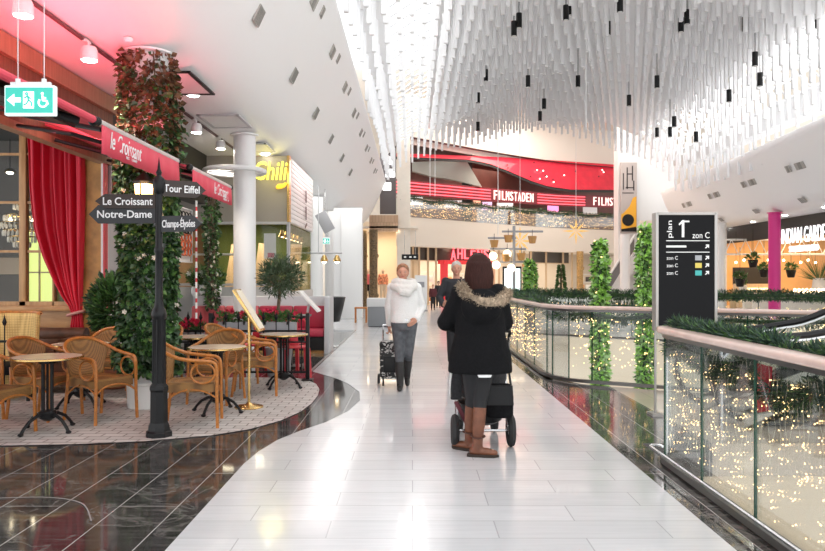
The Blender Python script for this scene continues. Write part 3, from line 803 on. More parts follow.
# ================================================================ terrace furniture
def bistro_chair():
    """rattan armchair; front = -Y, origin on the floor under the seat"""
    t = thing('bistro_armchair', 'x', 'chair', (0,0,0))
    sw = .225
    # seat: woven pad, slightly dished, with an apron below it
    mb = MB(); vs = []; fs = []; n = 8
    for i in range(n+1):
        for j in range(n+1):
            x = -sw+2*sw*i/n; y = -.23+.46*j/n
            taper = 1-.12*max(0, (j/n-.3)); vs.append((x*taper, y, .452-.018*(1-(x/sw)**2)*(1-(y/.23)**2)))
    m_ = len(vs)
    for v in list(vs): vs.append((v[0], v[1], .425))
    for i in range(n):
        for j in range(n):
            a = i*(n+1)+j; fs.append((a,a+n+1,a+n+2,a+1)); fs.append((m_+a,m_+a+1,m_+a+n+2,m_+a+n+1))
    edge = [j for j in range(n+1)]+[i*(n+1)+n for i in range(1,n+1)]+[n*(n+1)+j for j in range(n-1,-1,-1)]+[i*(n+1) for i in range(n-1,0,-1)]
    for k in range(len(edge)):
        a, b = edge[k], edge[(k+1) % len(edge)]; fs.append((a,b,m_+b,m_+a))
    mb.add(vs, fs); mb.build('seat', weave, t)
    mb = MB()
    ap = [(-.225,-.225),(.225,-.225),(.20,.225),(-.20,.225)]
    for k in range(4):
        a, b = ap[k], ap[(k+1) % 4]; d = Vector((b[0]-a[0], b[1]-a[1], 0)); mb.box(((a[0]+b[0])/2,(a[1]+b[1])/2,.395), (d.length,.016,.075), rz=math.atan2(d.y,d.x))
    mb.build('apron', weave, t)
    # legs
    for sx in (-1,1):
        mb = MB(); mb.tube(spline([(sx*.255,-.262,0),(sx*.245,-.255,.3),(sx*.245,-.25,.60),(sx*.255,-.20,.66)],4), .017, 8); mb.build('leg', rattan, t)
        mb = MB(); mb.tube([(sx*.225,.29,0),(sx*.21,.24,.42),(sx*.205,.25,.55)], .017, 8); mb.build('leg', rattan, t)
        # decorative loop under the arm
        mb = MB(); mb.tube([(sx*.25,-.12+.115*math.cos(q),.545+.10*math.sin(q)) for q in [2*PI*k/20 for k in range(20)]], .011, 6, closed=True); mb.build('arm_loop', rattan, t)
        mb = MB(); mb.tube(spline([(sx*.245,-.25,.30),(sx*.235,-.14,.36),(sx*.225,0,.385)],4), .009, 6); mb.tube(spline([(sx*.22,.26,.25),(sx*.22,.15,.34),(sx*.225,.03,.385)],4), .009, 6); mb.build('brace', rattan, t)
    mb = MB(); mb.tube(spline([(-.245,-.25,.30),(-.14,-.24,.365),(0,-.235,.385),(.14,-.24,.365),(.245,-.25,.30)],4), .009, 6); mb.build('brace', rattan, t)
    # hoop: arms sweeping up into the back
    pts = spline([(-.255,-.20,.66),(-.275,-.06,.675),(-.285,.10,.70),(-.25,.24,.76),(-.15,.325,.825),(0,.35,.845),(.15,.325,.825),(.25,.24,.76),(.285,.10,.70),(.275,-.06,.675),(.255,-.20,.66)],5)
    mb = MB(); mb.tube(pts, .0185, 8); mb.build('arm_rail', rattan, t)
    # woven shell between hoop and seat
    vs = []; fs = []; K = 20; V = 6
    top = pts[14:len(pts)-14]
    for i, p in enumerate(top):
        u = i/(len(top)-1)*2-1
        b = Vector((.20*u, .232, .44))
        for k in range(V+1):
            s_ = k/V; q = p.lerp(b, s_); q.y += .03*math.sin(s_*PI)*(1-u*u); vs.append(q)
    for i in range(len(top)-1):
        for k in range(V):
            a = i*(V+1)+k; fs.append((a,a+V+1,a+V+2,a+1))
    mb = MB(); mb.add(vs, fs); o = mb.build('backrest', weave, t, smooth=180); md = o.modifiers.new('s','SOLIDIFY'); md.thickness = .014; md.offset = 0
    return t

def bistro_table(dark_top=False):
    t = thing('bistro_table', 'x', 'table', (0,0,0))
    mb = MB(); mb.lathe([(0,.705),(.30,.705),(.318,.712),(.32,.722),(.312,.73),(0,.73)], n=40); mb.build('tabletop', mat('marble_top', (.62,.52,.40), .25, var=.12, scale=7), t)
    mb = MB(); mb.lathe([(.322,.708),(.328,.711),(.328,.726),(.322,.729)], n=40); mb.build('brass_rim', gold, t)
    mb = MB()
    for k in range(4):
        a = PI/4+k*PI/2; mb.cyl((.055*math.cos(a),.055*math.sin(a),.18),(.055*math.cos(a),.055*math.sin(a),.70),.013,n=8)
    mb.cyl((0,0,.14),(0,0,.70),.012,n=8); mb.box((0,0,.69), (.36,.05,.025)); mb.box((0,0,.69), (.05,.36,.025))
    mb.lathe([(.075,.66),(.08,.67),(.075,.69)], n=16); mb.build('pillar', black, t)
    mb = MB(); mb.lathe([(.03,.10),(.075,.13),(.085,.18),(.07,.20)], n=16); mb.build('hub', black, t)
    for k in range(4):
        a = PI/4+k*PI/2; c, s_ = math.cos(a), math.sin(a)
        mb = MB(); mb.tube([Vector((r*c, r*s_, h)) for r, h in ((.04,.165),(.12,.16),(.20,.12),(.26,.06),(.285,.022))], [.018,.017,.016,.015,.017], 8); mb.ball((.29*c,.29*s_,.016), (.028,.028,.016), 10, 6); mb.build('foot', black, t)
    return t

CH = None; TB = None
def place_chair(label, x, y, deg):
    global CH
    if CH is None: CH = bistro_chair(); o = CH
    else: o = dup(CH, (0,0,0))
    o.location = (x,y,.008); o.rotation_euler = (0,0,math.radians(deg)); o['label'] = label; o['group'] = 'rattan bistro armchairs on the terrace'
def place_table(label, x, y, deg=0):
    global TB
    if TB is None: TB = bistro_table(); o = TB
    else: o = dup(TB, (0,0,0))
    o.location = (x,y,.008); o.rotation_euler = (0,0,math.radians(deg)); o['label'] = label; o['group'] = 'round bistro tables on the terrace'
place_table('round bistro table nearest the camera on the left of the terrace', -3.56, 7.12, 20)
place_table('round bistro table in the second row at the left of the ivy column', -3.86, 8.5, 10)
place_table('round bistro table with a rattan chair just right of the signpost', -2.17, 8.12, 30)
place_table('round bistro table behind the signpost by the iron fence', -2.85, 9.55, 0)
place_table('round bistro table in front of the red chairs by the gold menu stand', -1.76, 9.98, 15)
# front = -Y turned by deg counter-clockwise (90: faces +X, i.e. right)
place_chair('rattan armchair cut off by the left picture edge at the nearest table', -3.98, 6.92, 78)
place_chair('rattan armchair standing behind the nearest round table', -3.95, 7.85, 75)
place_chair('rattan armchair with its legs right of the nearest table', -3.3, 7.72, 60)
place_chair('rattan armchair at the far left edge behind the nearest one', -4.62, 7.5, 80)
place_chair('rattan armchair left of the ivy, before the potted laurel', -3.80, 9.2, 10)
place_chair('rattan armchair tucked against the left flank of the ivy', -3.46, 9.82, -20)
place_chair('rattan armchair just right of the signpost, seen from its side', -2.24, 7.46, 100)
place_chair('rattan armchair facing us across the table right of the signpost', -2.36, 8.82, -12)
place_chair('rattan armchair left of the gold menu stand, farther of the pair', -2.50, 10.12, 75)
place_chair('rattan armchair right behind the gold menu stand pole', -2.02, 9.42, 100)

# woven high-backed lounge chair at the left edge
t = thing('wicker_lounge_chair', 'tall yellow woven lounge chair at the left edge by the window wall', 'chair', (-5.02,8.9,.008))
mb = MB()
vs = []; fs = []; N_ = 18
for i in range(N_+1):
    a = PI*(.0)+PI*i/N_; x = .44*math.cos(a); y = .30*math.sin(a)
    for z, k in ((.08,.92),(.35,.96),(.7,1.0),(1.0,1.04),(1.05,1.05)): vs.append((x*k, y*k, z))
for i in range(N_):
    for k in range(4): a = i*5+k; fs.append((a,a+5,a+6,a+1))
mb.add(vs, fs); o = mb.build('woven_shell', weave_y, t, smooth=180); md = o.modifiers.new('s','SOLIDIFY'); md.thickness = .04
mb = MB(); mb.box((0,-.05,.40), (.8,.5,.12), b=.04); mb.build('seat_cushion', blackfab, t)
mb = MB(); mb.tube([(.46*math.cos(PI*i/N_),.315*math.sin(PI*i/N_),1.06) for i in range(N_+1)], .022, 8); mb.build('rim', rattan, t)
for x, y in ((-.36,-.05),(.36,-.05),(-.25,.22),(.25,.22)):
    mb = MB(); mb.cyl((x,y,0),(x,y,.12),.022,n=8); mb.build('leg', black, t)
t['label'] = 'tall yellow woven lounge chair at the left edge by the window wall'
# little iron fence panel at left edge
def fence(label, a, b, h, n, finial=True, posts=True, post_h=None):
    """iron fence from a to b"""
    a, b = Vector((a[0],a[1],.008)), Vector((b[0],b[1],.008)); d = b-a; L = d.length; rz = math.atan2(d.y, d.x)
    t = thing('iron_fence', label, 'fence', a, rz)
    for z, k in ((h*.80,.014),(h*.62,.011),(.12,.014)):
        mb = MB(); mb.box((L/2,0,z), (L,.03,k*2)); mb.build('rail', black, t)
    for i in range(n):
        x = L*(i+.5)/n; mb = MB(); mb.cyl((x,0,.12),(x,0,h),.008,n=6)
        mb.lathe([(.008,h-.02),(.018,h-.01),(.028,h+.02),(.012,h+.06),(0,h+.11)], (x,0,0), 6); mb.build('spear_bar', black, t)
    if posts:
        for x in (0, L*.30, L):
            mb = MB(); mb.box((x,0,(post_h or h+.08)/2), (.055,.055,(post_h or h+.08)), b=.006); mb.box((x,0,.01), (.16,.16,.02)); mb.build('post', black, t)
fence('black iron fence with spear tops running behind the terrace tables', (-3.55,10.65), (-1.53,10.65), .90, 11)
fence('short black iron fence with spear tops beside the woven lounge chair', (-5.05,8.15), (-4.5,8.15), .98, 5, posts=False)

# brown chesterfield sofa against the window wall
t = thing('leather_sofa', 'brown leather chesterfield sofa against the panelled window wall', 'sofa', (-5.05,9.7,.008))
mb = MB(); mb.box((0,0,.26), (1.2,.6,.3), b=.04); mb.build('base', leather, t)
mb = MB(); mb.box((0,.22,.52), (1.25,.18,.4), b=.06); mb.tube([(-.62,.22,.72),(.62,.22,.72)], .1, 14); mb.build('backrest', leather, t)
for s_ in (-1,1):
    mb = MB(); mb.tube([(s_*.58,-.34,.58),(s_*.58,.24,.6)], .135, 18); mb.box((s_*.58,-.03,.32), (.18,.58,.45), b=.03); mb.tube([(s_*.58+.09*math.cos(q),-.345,.58+.09*math.sin(q)) for q in [2*PI*k/16 for k in range(16)]], .012, 6, closed=True); mb.build('rolled_arm', leather, t)
mb = MB(); mb.box((0,-.04,.46), (.96,.5,.14), b=.05); mb.build('seat_cushion', leather, t)

# ---------------- plants
def leafy(mb, c, r, n, ln, wd, hollow=.55, up=.3):
    c = Vector(c)
    for i in range(n):
        d = Vector((R.gauss(0,1),R.gauss(0,1),R.gauss(0,1))).normalized(); k = hollow+(1-hollow)*R.random()
        p = c+Vector((d.x*r[0]*k, d.y*r[1]*k, d.z*r[2]*k))
        mb.leaf(p, d+Vector((R.uniform(-.6,.6),R.uniform(-.6,.6),up+R.uniform(-.4,.4))), ln*R.uniform(.7,1.2), wd)
t = thing('potted_laurel', 'bushy dark green potted shrub left of the ivy beside the red curtain', 'potted plant', (-4.06,9.95,.008))
mb = MB(); mb.lathe([(.17,0),(.2,.02),(.24,.38),(.255,.40),(.22,.40),(.21,.36)], n=24); mb.build('pot', terracotta, t)
mb = MB(); leafy(mb, (0,0,1.1), (.31,.28,.43), 1500, .11, .045, .35); mb.build('foliage', leaf_m, t, smooth=0)
mb = MB(); leafy(mb, (0,0,1.12), (.33,.30,.44), 650, .11, .045, .6); mb.build('new_foliage', leaf_d, t, smooth=0)
mb = MB()
for k in range(6): mb.tube([(0,0,.36),(R.uniform(-.06,.06),R.uniform(-.06,.06),.7),(R.uniform(-.2,.2),R.uniform(-.2,.2),1.15)], .012, 5)
mb.build('stems', bark, t)
t = thing('olive_tree', 'clipped round olive tree on a bare stem behind the iron fence', 'tree', (-2.03,11.1,.0))
mb = MB(); mb.lathe([(.15,0),(.17,.02),(.2,.42),(.215,.45),(.18,.45),(.17,.4)], n=24); mb.build('pot', grey, t)
mb = MB(); mb.tube(spline([(0,0,.4),(.02,.01,.7),(-.01,0,1.0),(.02,0,1.35)],4), [.026]*13, 8)
for k in range(9): mb.tube([(.01,0,1.2+.02*k),(R.uniform(-.2,.2),R.uniform(-.2,.2),1.45+R.uniform(-.1,.25))], .008, 5)
mb.build('stem', bark, t)
mb = MB(); leafy(mb, (0.02,0,1.52), (.31,.3,.27), 2600, .07, .016, .3); mb.build('crown', olive, t, smooth=0)
mb = MB(); leafy(mb, (0.02,0,1.52), (.35,.33,.32), 500, .08, .016, .75); mb.build('loose_twigs', leaf_d, t, smooth=0)
# flower boxes hung on the fence
petal = mat('red_petal', (.62,.02,.07), .5)
def flowerbox(label, x, w_, withred=.5, z=.70):
    t = thing('flower_box', label, 'flower box', (x,10.83,z))
    mb = MB(); mb.box((0,0,.07), (w_,.17,.16), b=.01); mb.build('trough', grey, t)
    mb = MB()
    for k in range(5): leafy(mb, (-w_/2+w_*(k+.5)/5,0,.22), (.09,.09,.07), 60, .07, .04, .4)
    mb.build('foliage', leaf_m, t, smooth=0)
    mb = MB()
    for k in range(int(26*withred)):
        c = Vector((R.uniform(-w_/2,w_/2), R.uniform(-.1,.06), R.uniform(.22,.34)))
        for j in range(6): mb.leaf(c, Vector((math.cos(j*1.05),-.5,math.sin(j*1.05))), .05, .04)
    if mb.f: mb.build('red_flowers', petal, t, smooth=0)
    mb = MB(); mb.box((-w_*.3,-.11,.14), (.02,.07,.05)); mb.box((w_*.3,-.11,.14), (.02,.07,.05)); mb.build('hooks', black, t)
flowerbox('flower box of red blossoms on the fence left of the olive tree', -2.62, .5, .45)
flowerbox('grey flower box of green leaves on the fence under the olive crown', -2.0, .55, .35)
flowerbox('flower box with red blossoms on the fence behind the signpost', -3.3, .4, 1.0, .55)

# ---------------- gold and white menu stands
def menu_stand(label, x, y, metal, hpole, bh, tilt, lean, m_board, base=True, yaw=0.0):
    t = thing('menu_stand', label, 'menu stand', (x,y,.008), yaw)
    if base:
        mb = MB(); mb.lathe([(.165,0),(.165,.012),(.15,.02),(.05,.035),(.02,.06)], n=28); mb.build('base', metal, t)
    mb = MB(); mb.cyl((0,0,.03),(0,0,hpole),.017,n=12); mb.build('pole', metal, t)
    M = Matrix.Rotation(lean,3,'Y') @ Matrix.Rotation(tilt,3,'X')
    mb = MB(); mb.box((0,-.03,hpole), (.05,bh,.30), M=Matrix.Rotation(lean,3,'Y')) if False else None
    mb = MB(); mb.box((.0,0,hpole+.02), (.035,.30,bh), M=Matrix.Rotation(lean,3,'Y'), b=.006); mb.build('board_frame', metal, t)
    mb = MB(); mb.box(Matrix.Rotation(lean,3,'Y') @ Vector((.02,0,0))+Vector((0,0,hpole+.02)), (.006,.26,bh-.05), M=Matrix.Rotation(lean,3,'Y')); mb.build('menu_sheet', m_board, t)
paper = mat('menu_paper', (.75,.68,.55), .6)
menu_stand('brass menu stand on a round base at the front of the terrace', xat(249,8.42), 8.42, gold, 1.10, .56, 0, -.55, paper)
t = thing('menu_board', 'white slanted menu board on the black end post of the fence', 'menu board', (-1.53,10.65,1.0))
mb = MB(); mb.box((.04,-.04,.16), (.03,.30,.40), M=Matrix.Rotation(-.75,3,'Y'), b=.006); mb.build('board', mat('white_board', (.75,.74,.72), .4), t)
mb = MB(); mb.cyl((0,0,-.0),(0.02,-.02,.12),.018,n=8); mb.build('bracket', midgrey, t)

# ---------------- red metal chairs behind the fence
def metal_chair():
    t = thing('red_metal_chair', 'x', 'chair', (0,0,0))
    mb = MB(); mb.box((0,0,.45), (.36,.36,.025), b=.01); mb.build('seat', red_paint, t)
    for sx in (-1,1):
        for sy in (-1,1):
            mb = MB(); mb.prism([(-.025,0),(.025,0),(.03,.44),(-.03,.44)], (sx*.19,sy*.19,0), (1,0,0), (-sx*.06,-sy*.06,1), (0,-sy*.03,0)); mb.build('leg', red_paint, t)
    mb = MB(); mb.tube(spline([(-.17,.17,.45),(-.185,.21,.7),(-.16,.23,.84),(0,.24,.86),(.16,.23,.84),(.185,.21,.7),(.17,.17,.45)],5), .014, 8); mb.build('back_frame', red_paint, t)
    mb = MB(); mb.box((0,.215,.66), (.12,.012,.40), M=Matrix.Rotation(-.13,3,'X'), b=.004); mb.build('back_splat', red_paint, t)
    return t
mc = metal_chair(); mc.location = (-1.78,11.15,0); mc.rotation_euler = (0,0,.3); mc['label'] = 'red metal chair close behind the fence end post'
o = dup(mc, (-2.55,11.5,.0), -.2, 'red metal chair behind the fence near the olive tree'); mc['group'] = o['group'] = 'red metal chairs'
o = dup(mc, (-1.95,11.85,.0), 2.8, 'red metal chair beyond the fence end post before the red bench'); o['group'] = 'red metal chairs'
t = thing('black_cafe_table', 'black square cafe table before the dark red bench', 'table', (-2.05,12.3,0))
mb = MB(); mb.box((0,0,.86), (.62,.6,.035), b=.005); mb.build('tabletop', black, t)
mb = MB(); mb.box((0,0,.44), (.06,.06,.82)); mb.build('pillar', black, t)
mb = MB(); mb.box((0,0,.015), (.42,.42,.03)); mb.build('foot', black, t)
# ================================================================ grey shop with the yellow neon sign, red bench
panel_m = mat('greige_panel', (.33,.30,.265), .5)
mb = MB(); mb.box((-4.1,15.72,3.41), (2.9,.16,1.42)); struct('wall_sign_panel', mb, panel_m)
mb = MB(); mb.box((-2.655,15.70,3.41), (.05,.2,1.42)); struct('trim_gold_corner', mb, gold)
mb = MB(); mb.box((-2.68,17.55,3.41), (.06,3.5,1.42))
for k in range(14): mb.box((-2.645,17.55,2.75+.1*k+.005), (.03,3.5,.088), b=.008)
struct('wall_slatted_side', mb, mat('white_slats', (.78,.73,.71), .45))
t = thing('wall_sign', 'small dark vertical lettering on the white slatted shop side', 'sign', (-2.6,17.8,3.2))
mb = MB()
for y, z, hh in ((0,.28,.30),(0,-.12,.32)): mb.box((.006,y,z), (.01,.13,hh), b=.003)
mb.build('lettering_block', mat('brown_letter', (.08,.03,.03), .5), t)
mb = MB(); mb.box((.006,0,-.42), (.01,.3,.06), M=Matrix.Rotation(.35,3,'X')); mb.build('underline_mark', mat('brown_letter2', (.12,.05,.04), .5), t)
lamp('pink_side_wash', 'AREA', (-2.2,17.5,3.9), 3, (1,.35,.4), .3, (0,.7,0), 2.5)
t = thing('neon_sign', 'yellow neon script sign on the greige shop panel', 'sign', at(271,173,15.55))
neon = glow('yellow_neon', (.95,.85,.12), .85)
text('script_lettering', 'Chili', .5, neon, t, (0,0,.05), (PI/2,0,0), .02, fit=.70, fith=.40, shear=.2, bold=.004)
mb = MB(); mb.tube(spline([(.12,-.02,-.28),(.16,-.02,-.29),(.27,-.02,-.27),(.33,-.02,-.21)],4), [.02,.04,.05,.055,.055,.055,.055,.05,.045,.04,.035,.03,.02], 8); mb.build('pepper_mark', mat('amber_mark', (.75,.45,.03), .4, emit=(1,.6,.05), es=.8), t)
lamp('neon_glow', 'POINT', at(271,173,15.1), 7, (1,.88,.35), .25)
# interior of that shop
green_w = mat('olive_green_wall', (.16,.21,.05), .6)
mb = MB(); mb.box((-4.12,19.2,1.9), (2.86,.1,3.8)); struct('wall_green_back', mb, green_w)
mb = MB(); mb.box((-5.5,17.4,1.9), (.1,3.8,3.8)); struct('wall_green_left', mb, mat('brown_side', (.20,.11,.06), .6))
mb = MB(); mb.box((-4.16,17.4,2.95), (2.9,3.5,.08)); struct('ceiling_neon_shop', mb, mat('dim_ceiling', (.18,.15,.12), .6))
lamp('neon_shop_light', 'AREA', (-4.0,17.2,2.88), 60, (1,.86,.62), 1.6)
for i, (px, lean, lab) in enumerate(((258,.13,'leaning blond plank left of the olive tree inside the neon shop'),(268,-.10,'leaning blond plank behind the olive crown inside the neon shop'),(291,.06,'leaning blond plank near the shop corner inside the neon shop'),(223,.16,'leaning blond plank left of the round column inside the neon shop'))):
    o = MB().box((0,0,1.15), (.26,.05,2.3), M=Matrix.Rotation(lean,3,'Y'), b=.006).build('wooden_plank', wood_b, loc=(xat(px,17.3),17.3+.2*i,.02)); tag(o, lab, 'plank')
mb = MB(); mb.box((-4.1,15.75,2.02), (2.85,.02,1.3)); struct('window_neon_shop_glass', mb, glass_win)
mb = MB(); mb.box((-2.68,17.5,1.92), (.02,3.4,1.5)); struct('window_neon_shop_side', mb, glass_win)
mb = MB(); mb.box((-4.1,15.72,2.68), (2.9,.2,.05)); mb.box((-4.1,15.74,1.36), (2.9,.1,.05)); mb.box((-2.67,15.72,2.0), (.06,.1,1.4)); mb.box((-3.55,15.74,2.0), (.04,.06,1.4)); struct('trim_neon_shop_frame', mb, midgrey)
mb = MB(); mb.box((-4.1,15.78,.66), (2.9,.12,1.30)); mb.box((-2.66,17.5,.6), (.08,3.4,1.2)); struct('wall_neon_shop_base', mb, mat('pale_base', (.55,.54,.53), .4))
t = thing('green_sculpture', 'pale green hollow sculpture on a shelf inside the neon shop', 'sculpture', (xat(211,16.3),16.3,2.05))
gl = mat('pale_green_glaze', (.36,.55,.28), .3)
mb = MB(); mb.lathe([(.05,0),(.10,.05),(.17,.18),(.15,.30),(.09,.36),(.05,.38)], n=20); mb.build('body', gl, t)
mb = MB(); mb.tube([(.10*math.cos(q),0,.50+.155*math.sin(q)) for q in [2*PI*k/24 for k in range(24)]], .05, 10, closed=True); mb.build('ring_top', gl, t)
o = MB().box((0,0,0), (.95,.35,.04), b=.005).build('display_shelf', white, loc=(xat(216,16.3),16.3,2.025)); tag(o, 'white display shelf under the green sculpture', 'shelf')
t = thing('poster', 'white paper poster hanging in the neon shop window right of the round column', 'poster', at(270,246,15.9))
mb = MB(); mb.box((0,0,0), (.26,.008,.55)); mb.build('sheet', letter_w, t)
mb = MB(); mb.box((.02,-.006,-.2), (.14,.004,.10)); mb.build('pink_print', mat('pink_print', (.6,.2,.25), .6), t)
for k in range(6):
    y = 15.95+k*.55; t = thing('bell_pendant', f'small brass bell pendant lamp in the row along the shop side window', 'lamp', (-2.85,y,2.42), 0, 'brass bell pendants along the shop side')
    mb = MB(); mb.lathe([(.0,.14),(.03,.13),(.045,.06),(.085,-.02),(.08,-.02)], n=14); mb.build('shade', gold, t)
    mb = MB(); mb.ball((0,0,.0), .035, 8, 6); mb.build('bulb', glow('pendant_bulb', (1,.8,.5), 6, sample=False), t)
    mb = MB(); mb.cyl((0,0,.13),(0,0,.47),.006,n=5); mb.build('cord', black, t)
# grey partition and red bench in front of it
mb = MB(); mb.box((-3.1,15.2,.56), (2.9,.14,1.12), b=.01); mb.box((-1.70,14.85,.56), (.1,.8,1.12), b=.01)
o = mb.build('bench_partition', midgrey); tag(o, 'grey partition behind the red bench, open to the passage on its right', 'partition')
t = thing('bench', 'long upholstered red bench along the grey partition', 'bench', (-3.15,14.78,0))
mb = MB(); mb.box((0,0,.16), (2.78,.55,.32)); mb.build('plinth', black, t)
mb = MB(); mb.box((0,-.285,.03), (2.78,.012,.06)); mb.build('gold_kick_strip', gold, t)
for k in range(4):
    x = -1.04+k*.695
    mb = MB(); mb.box((x,0,.40), (.685,.56,.15), b=.035); a = mb.build('seat_cushion', pink_seat if k < 2 else red_seat, t)
    mb = MB(); mb.box((x,.235,.70), (.685,.13,.46), b=.04); b_ = mb.build('back_cushion', pink_seat if k < 2 else red_seat, t)
    if k < 2: a['label'] = 'faded red seat cushion'; b_['label'] = 'faded red back cushion'
# pots on the ledge left of the round column
def pot_plant(label, p, r, h, kind, n=160):
    t = thing('potted_plant', label, 'potted plant', p)
    mb = MB(); mb.lathe([(r*.6,0),(r*.9,h*.3),(r,h*.7),(r*.8,h),(r*.7,h),(r*.7,h*.85)], n=20); mb.build('pot', ceramic, t)
    mb = MB()
    if kind == 'palm':
        for i in range(n):
            a = R.uniform(0,2*PI); e = R.uniform(.2,1.3); d = Vector((math.cos(a)*math.cos(e), math.sin(a)*math.cos(e), math.sin(e))); mb.leaf((0,0,h*.9), d, R.uniform(.25,.5)*2*r/.2, .03, fold=.1)
    else: leafy(mb, (0,0,h+.16), (.16,.16,.18), n, .10, .05, .3)
    mb.build('foliage', leaf_m if kind != 'dark' else leaf_d, t, smooth=0)
    if kind == 'lily':
        mb = MB()
        for k in range(8):
            c = Vector((R.uniform(-.16,.16), R.uniform(-.14,0), h+R.uniform(.1,.32)))
            for j in range(6): mb.leaf(c, Vector((math.cos(j*1.05),-.8,math.sin(j*1.05))), .08, .04)
        mb.build('white_flowers', ceramic, t, smooth=0)
    return t
pot_plant('white pot with an upright palm on the partition ledge', (xat(205,15.2),15.2,1.12), .13, .24, 'palm', 220)
pot_plant('white pot of lilies on the ledge nearest the ivy strand', (xat(196,15.2),15.2,1.12), .10, .2, 'lily')
pot_plant('white pot of lilies on the ledge nearest the round column', (xat(217,15.2),15.2,1.12), .10, .22, 'lily')
t = thing('tub_chair', 'black curved tub chair at the open end of the grey partition', 'chair', (-1.83,15.98,0))
mb = MB(); vs = []; fs = []
for i in range(15):
    a = -PI*.62+PI*1.24*i/14
    for z, k in ((.55,.75),(.8,.95),(1.08,1.15)): vs.append((.32*k*math.cos(a), .32*k*math.sin(a), z))
for i in range(14):
    for k in range(2): q = i*3+k; fs.append((q,q+3,q+4,q+1))
mb.add(vs, fs); o = mb.build('shell', black, t, smooth=180); md = o.modifiers.new('s','SOLIDIFY'); md.thickness = .03
mb = MB(); mb.lathe([(0,.55),(.24,.55),(.25,.6),(.2,.64),(0,.65)], n=20); mb.build('seat', blackfab, t)
mb = MB(); mb.cyl((0,0,.02),(0,0,.56),.03,n=10); mb.lathe([(.22,0),(.22,.015),(.03,.04)], n=20); mb.build('pedestal', chrome, t)
t = thing('pendant_bar', 'grey bar with three brass pendant lamps beyond the shop corner', 'lamp', at(322,253,20.5))
mb = MB(); mb.tube([(-.56,0,0),(.56,0,0)], .025, 8); mb.cyl((-.1,0,0),(-.1,0,1.9),.012,n=6); mb.build('bar', midgrey, t)
for x in (-.46,.06,.42):
    mb = MB(); mb.lathe([(0,-.05),(.05,-.07),(.11,-.2),(.1,-.24)], (x,0,0), 14); mb.build('shade', gold, t)
    mb = MB(); mb.ball((x,0,-.24), .06, 8, 6); mb.build('bulb', glow('pendant_bulb_b', (1,.85,.6), 7, sample=False), t)
t = thing('wall_screen', 'tilted white display screen hanging beyond the shop corner', 'screen', at(325,222,22))
mb = MB(); mb.box((0,0,0), (.35,.08,.62), M=Matrix.Rotation(-.5,3,'Y'), b=.01); mb.build('casing', grey, t)
mb = MB(); mb.cyl((0,0,.2),(0,0,1.0),.015,n=6); mb.build('hanger', chrome, t)
# kiosk and stool
t = thing('kiosk', 'grey kiosk counter with a pale top standing in the passage', 'counter', (xat(379,22.6),22.6,0))
mb = MB(); mb.box((0,0,.33), (.66,.6,.62), b=.01); mb.build('body', mat('kiosk_grey', (.22,.23,.25), .4), t)
mb = MB(); mb.box((0,0,.75), (.72,.66,.26), b=.02); mb.build('counter_top', mat('kiosk_top', (.62,.62,.63), .4), t)
mb = MB(); mb.box((0,-.02,.02), (.6,.5,.04)); mb.build('plinth', black, t)
t = thing('wooden_stool', 'low brown wooden stool between the white pier and the grey kiosk', 'stool', (xat(361,24.5),24.5,0))
mb = MB(); mb.box((0,0,.50), (.42,.36,.05), b=.01); mb.build('seat', rattan, t)
for sx in (-1,1):
    for sy in (-1,1): mb = MB(); mb.box((sx*.18,sy*.15,.24), (.04,.04,.48)); mb.build('leg', rattan, t)

# ================================================================ bright fashion shop behind the kiosk
mb = MB(); mb.box((-2.2,41.5,2.3), (5,.1,4.8)); struct('wall_fashion_back', mb, mat('warm_shop_wall', (.85,.70,.52), .6))
mb = MB(); mb.box((-2.2,39.8,4.15), (5,3.6,.1)); struct('ceiling_fashion', mb, cream)
lamp('fashion_shop_light', 'AREA', (-1.8,39.2,4.0), 120, (1,.82,.58), 2.2)
bricky = brick_mat('header_boards', (.62,.42,.28), (.55,.36,.23), (.35,.22,.14), .16, 2.2, .006, rough=.6, axes=(PI/2,0,0))
mb = MB(); mb.box((-1.5,38.1,4.35), (1.5,.2,.85)); struct('wall_fashion_header', mb, bricky)
def trunk(label, x, y, h, r, m_):
    t = thing('tree_trunk', label, 'tree trunk', (x,y,0))
    mb = MB(); mb.lathe([(r*1.15,0),(r,.4),(r*.95,h*.5),(r*1.02,h)], n=14); mb.build('shaft', m_, t)
    mb = MB()
    for k in range(5): mb.ball((r*.9*math.cos(k*2.1),-abs(r*.9*math.sin(k*2.1)),h*(.15+.17*k)), (r*.35,r*.3,r*.5), 8, 6)
    mb.build('knots', m_, t)
glit = mat('glittering_bark', (.17,.11,.05), .4, var=.7, scale=16, bump=.8)
trunk('brown glittering tree trunk left in the fashion shop front', xat(364.5,38.3), 38.3, 4.0, .14, glit)
trunk('thick brown glittering tree trunk behind the grey kiosk', xat(373.5,37.6), 37.6, 4.0, .22, glit)
trunk('golden glittering tree trunk column far right in the lower hall', xat(580,46.5), 46.5, 3.2, .22, mat('gold_glitter', (.45,.28,.10), .35, var=.6, scale=20))
t = thing('light_sign', 'tall grey sign panel with three white light squares at the soffit end', 'sign', at(388,180,38.5))
mb = MB(); mb.box((0,0,0), (.85,.16,3.6), b=.01); mb.build('panel', mat('sign_panel_grey', (.16,.14,.14), .5), t)
for k, (x, z, w_, h_) in enumerate(((.0,1.0,.45,.4),(.12,.35,.5,.42),(-.05,-.35,.42,.4))): mb = MB(); mb.box((x,-.09,z), (w_,.03,h_)); mb.build('light_square', glow('light_square', (1,1,1), 2.0), t)

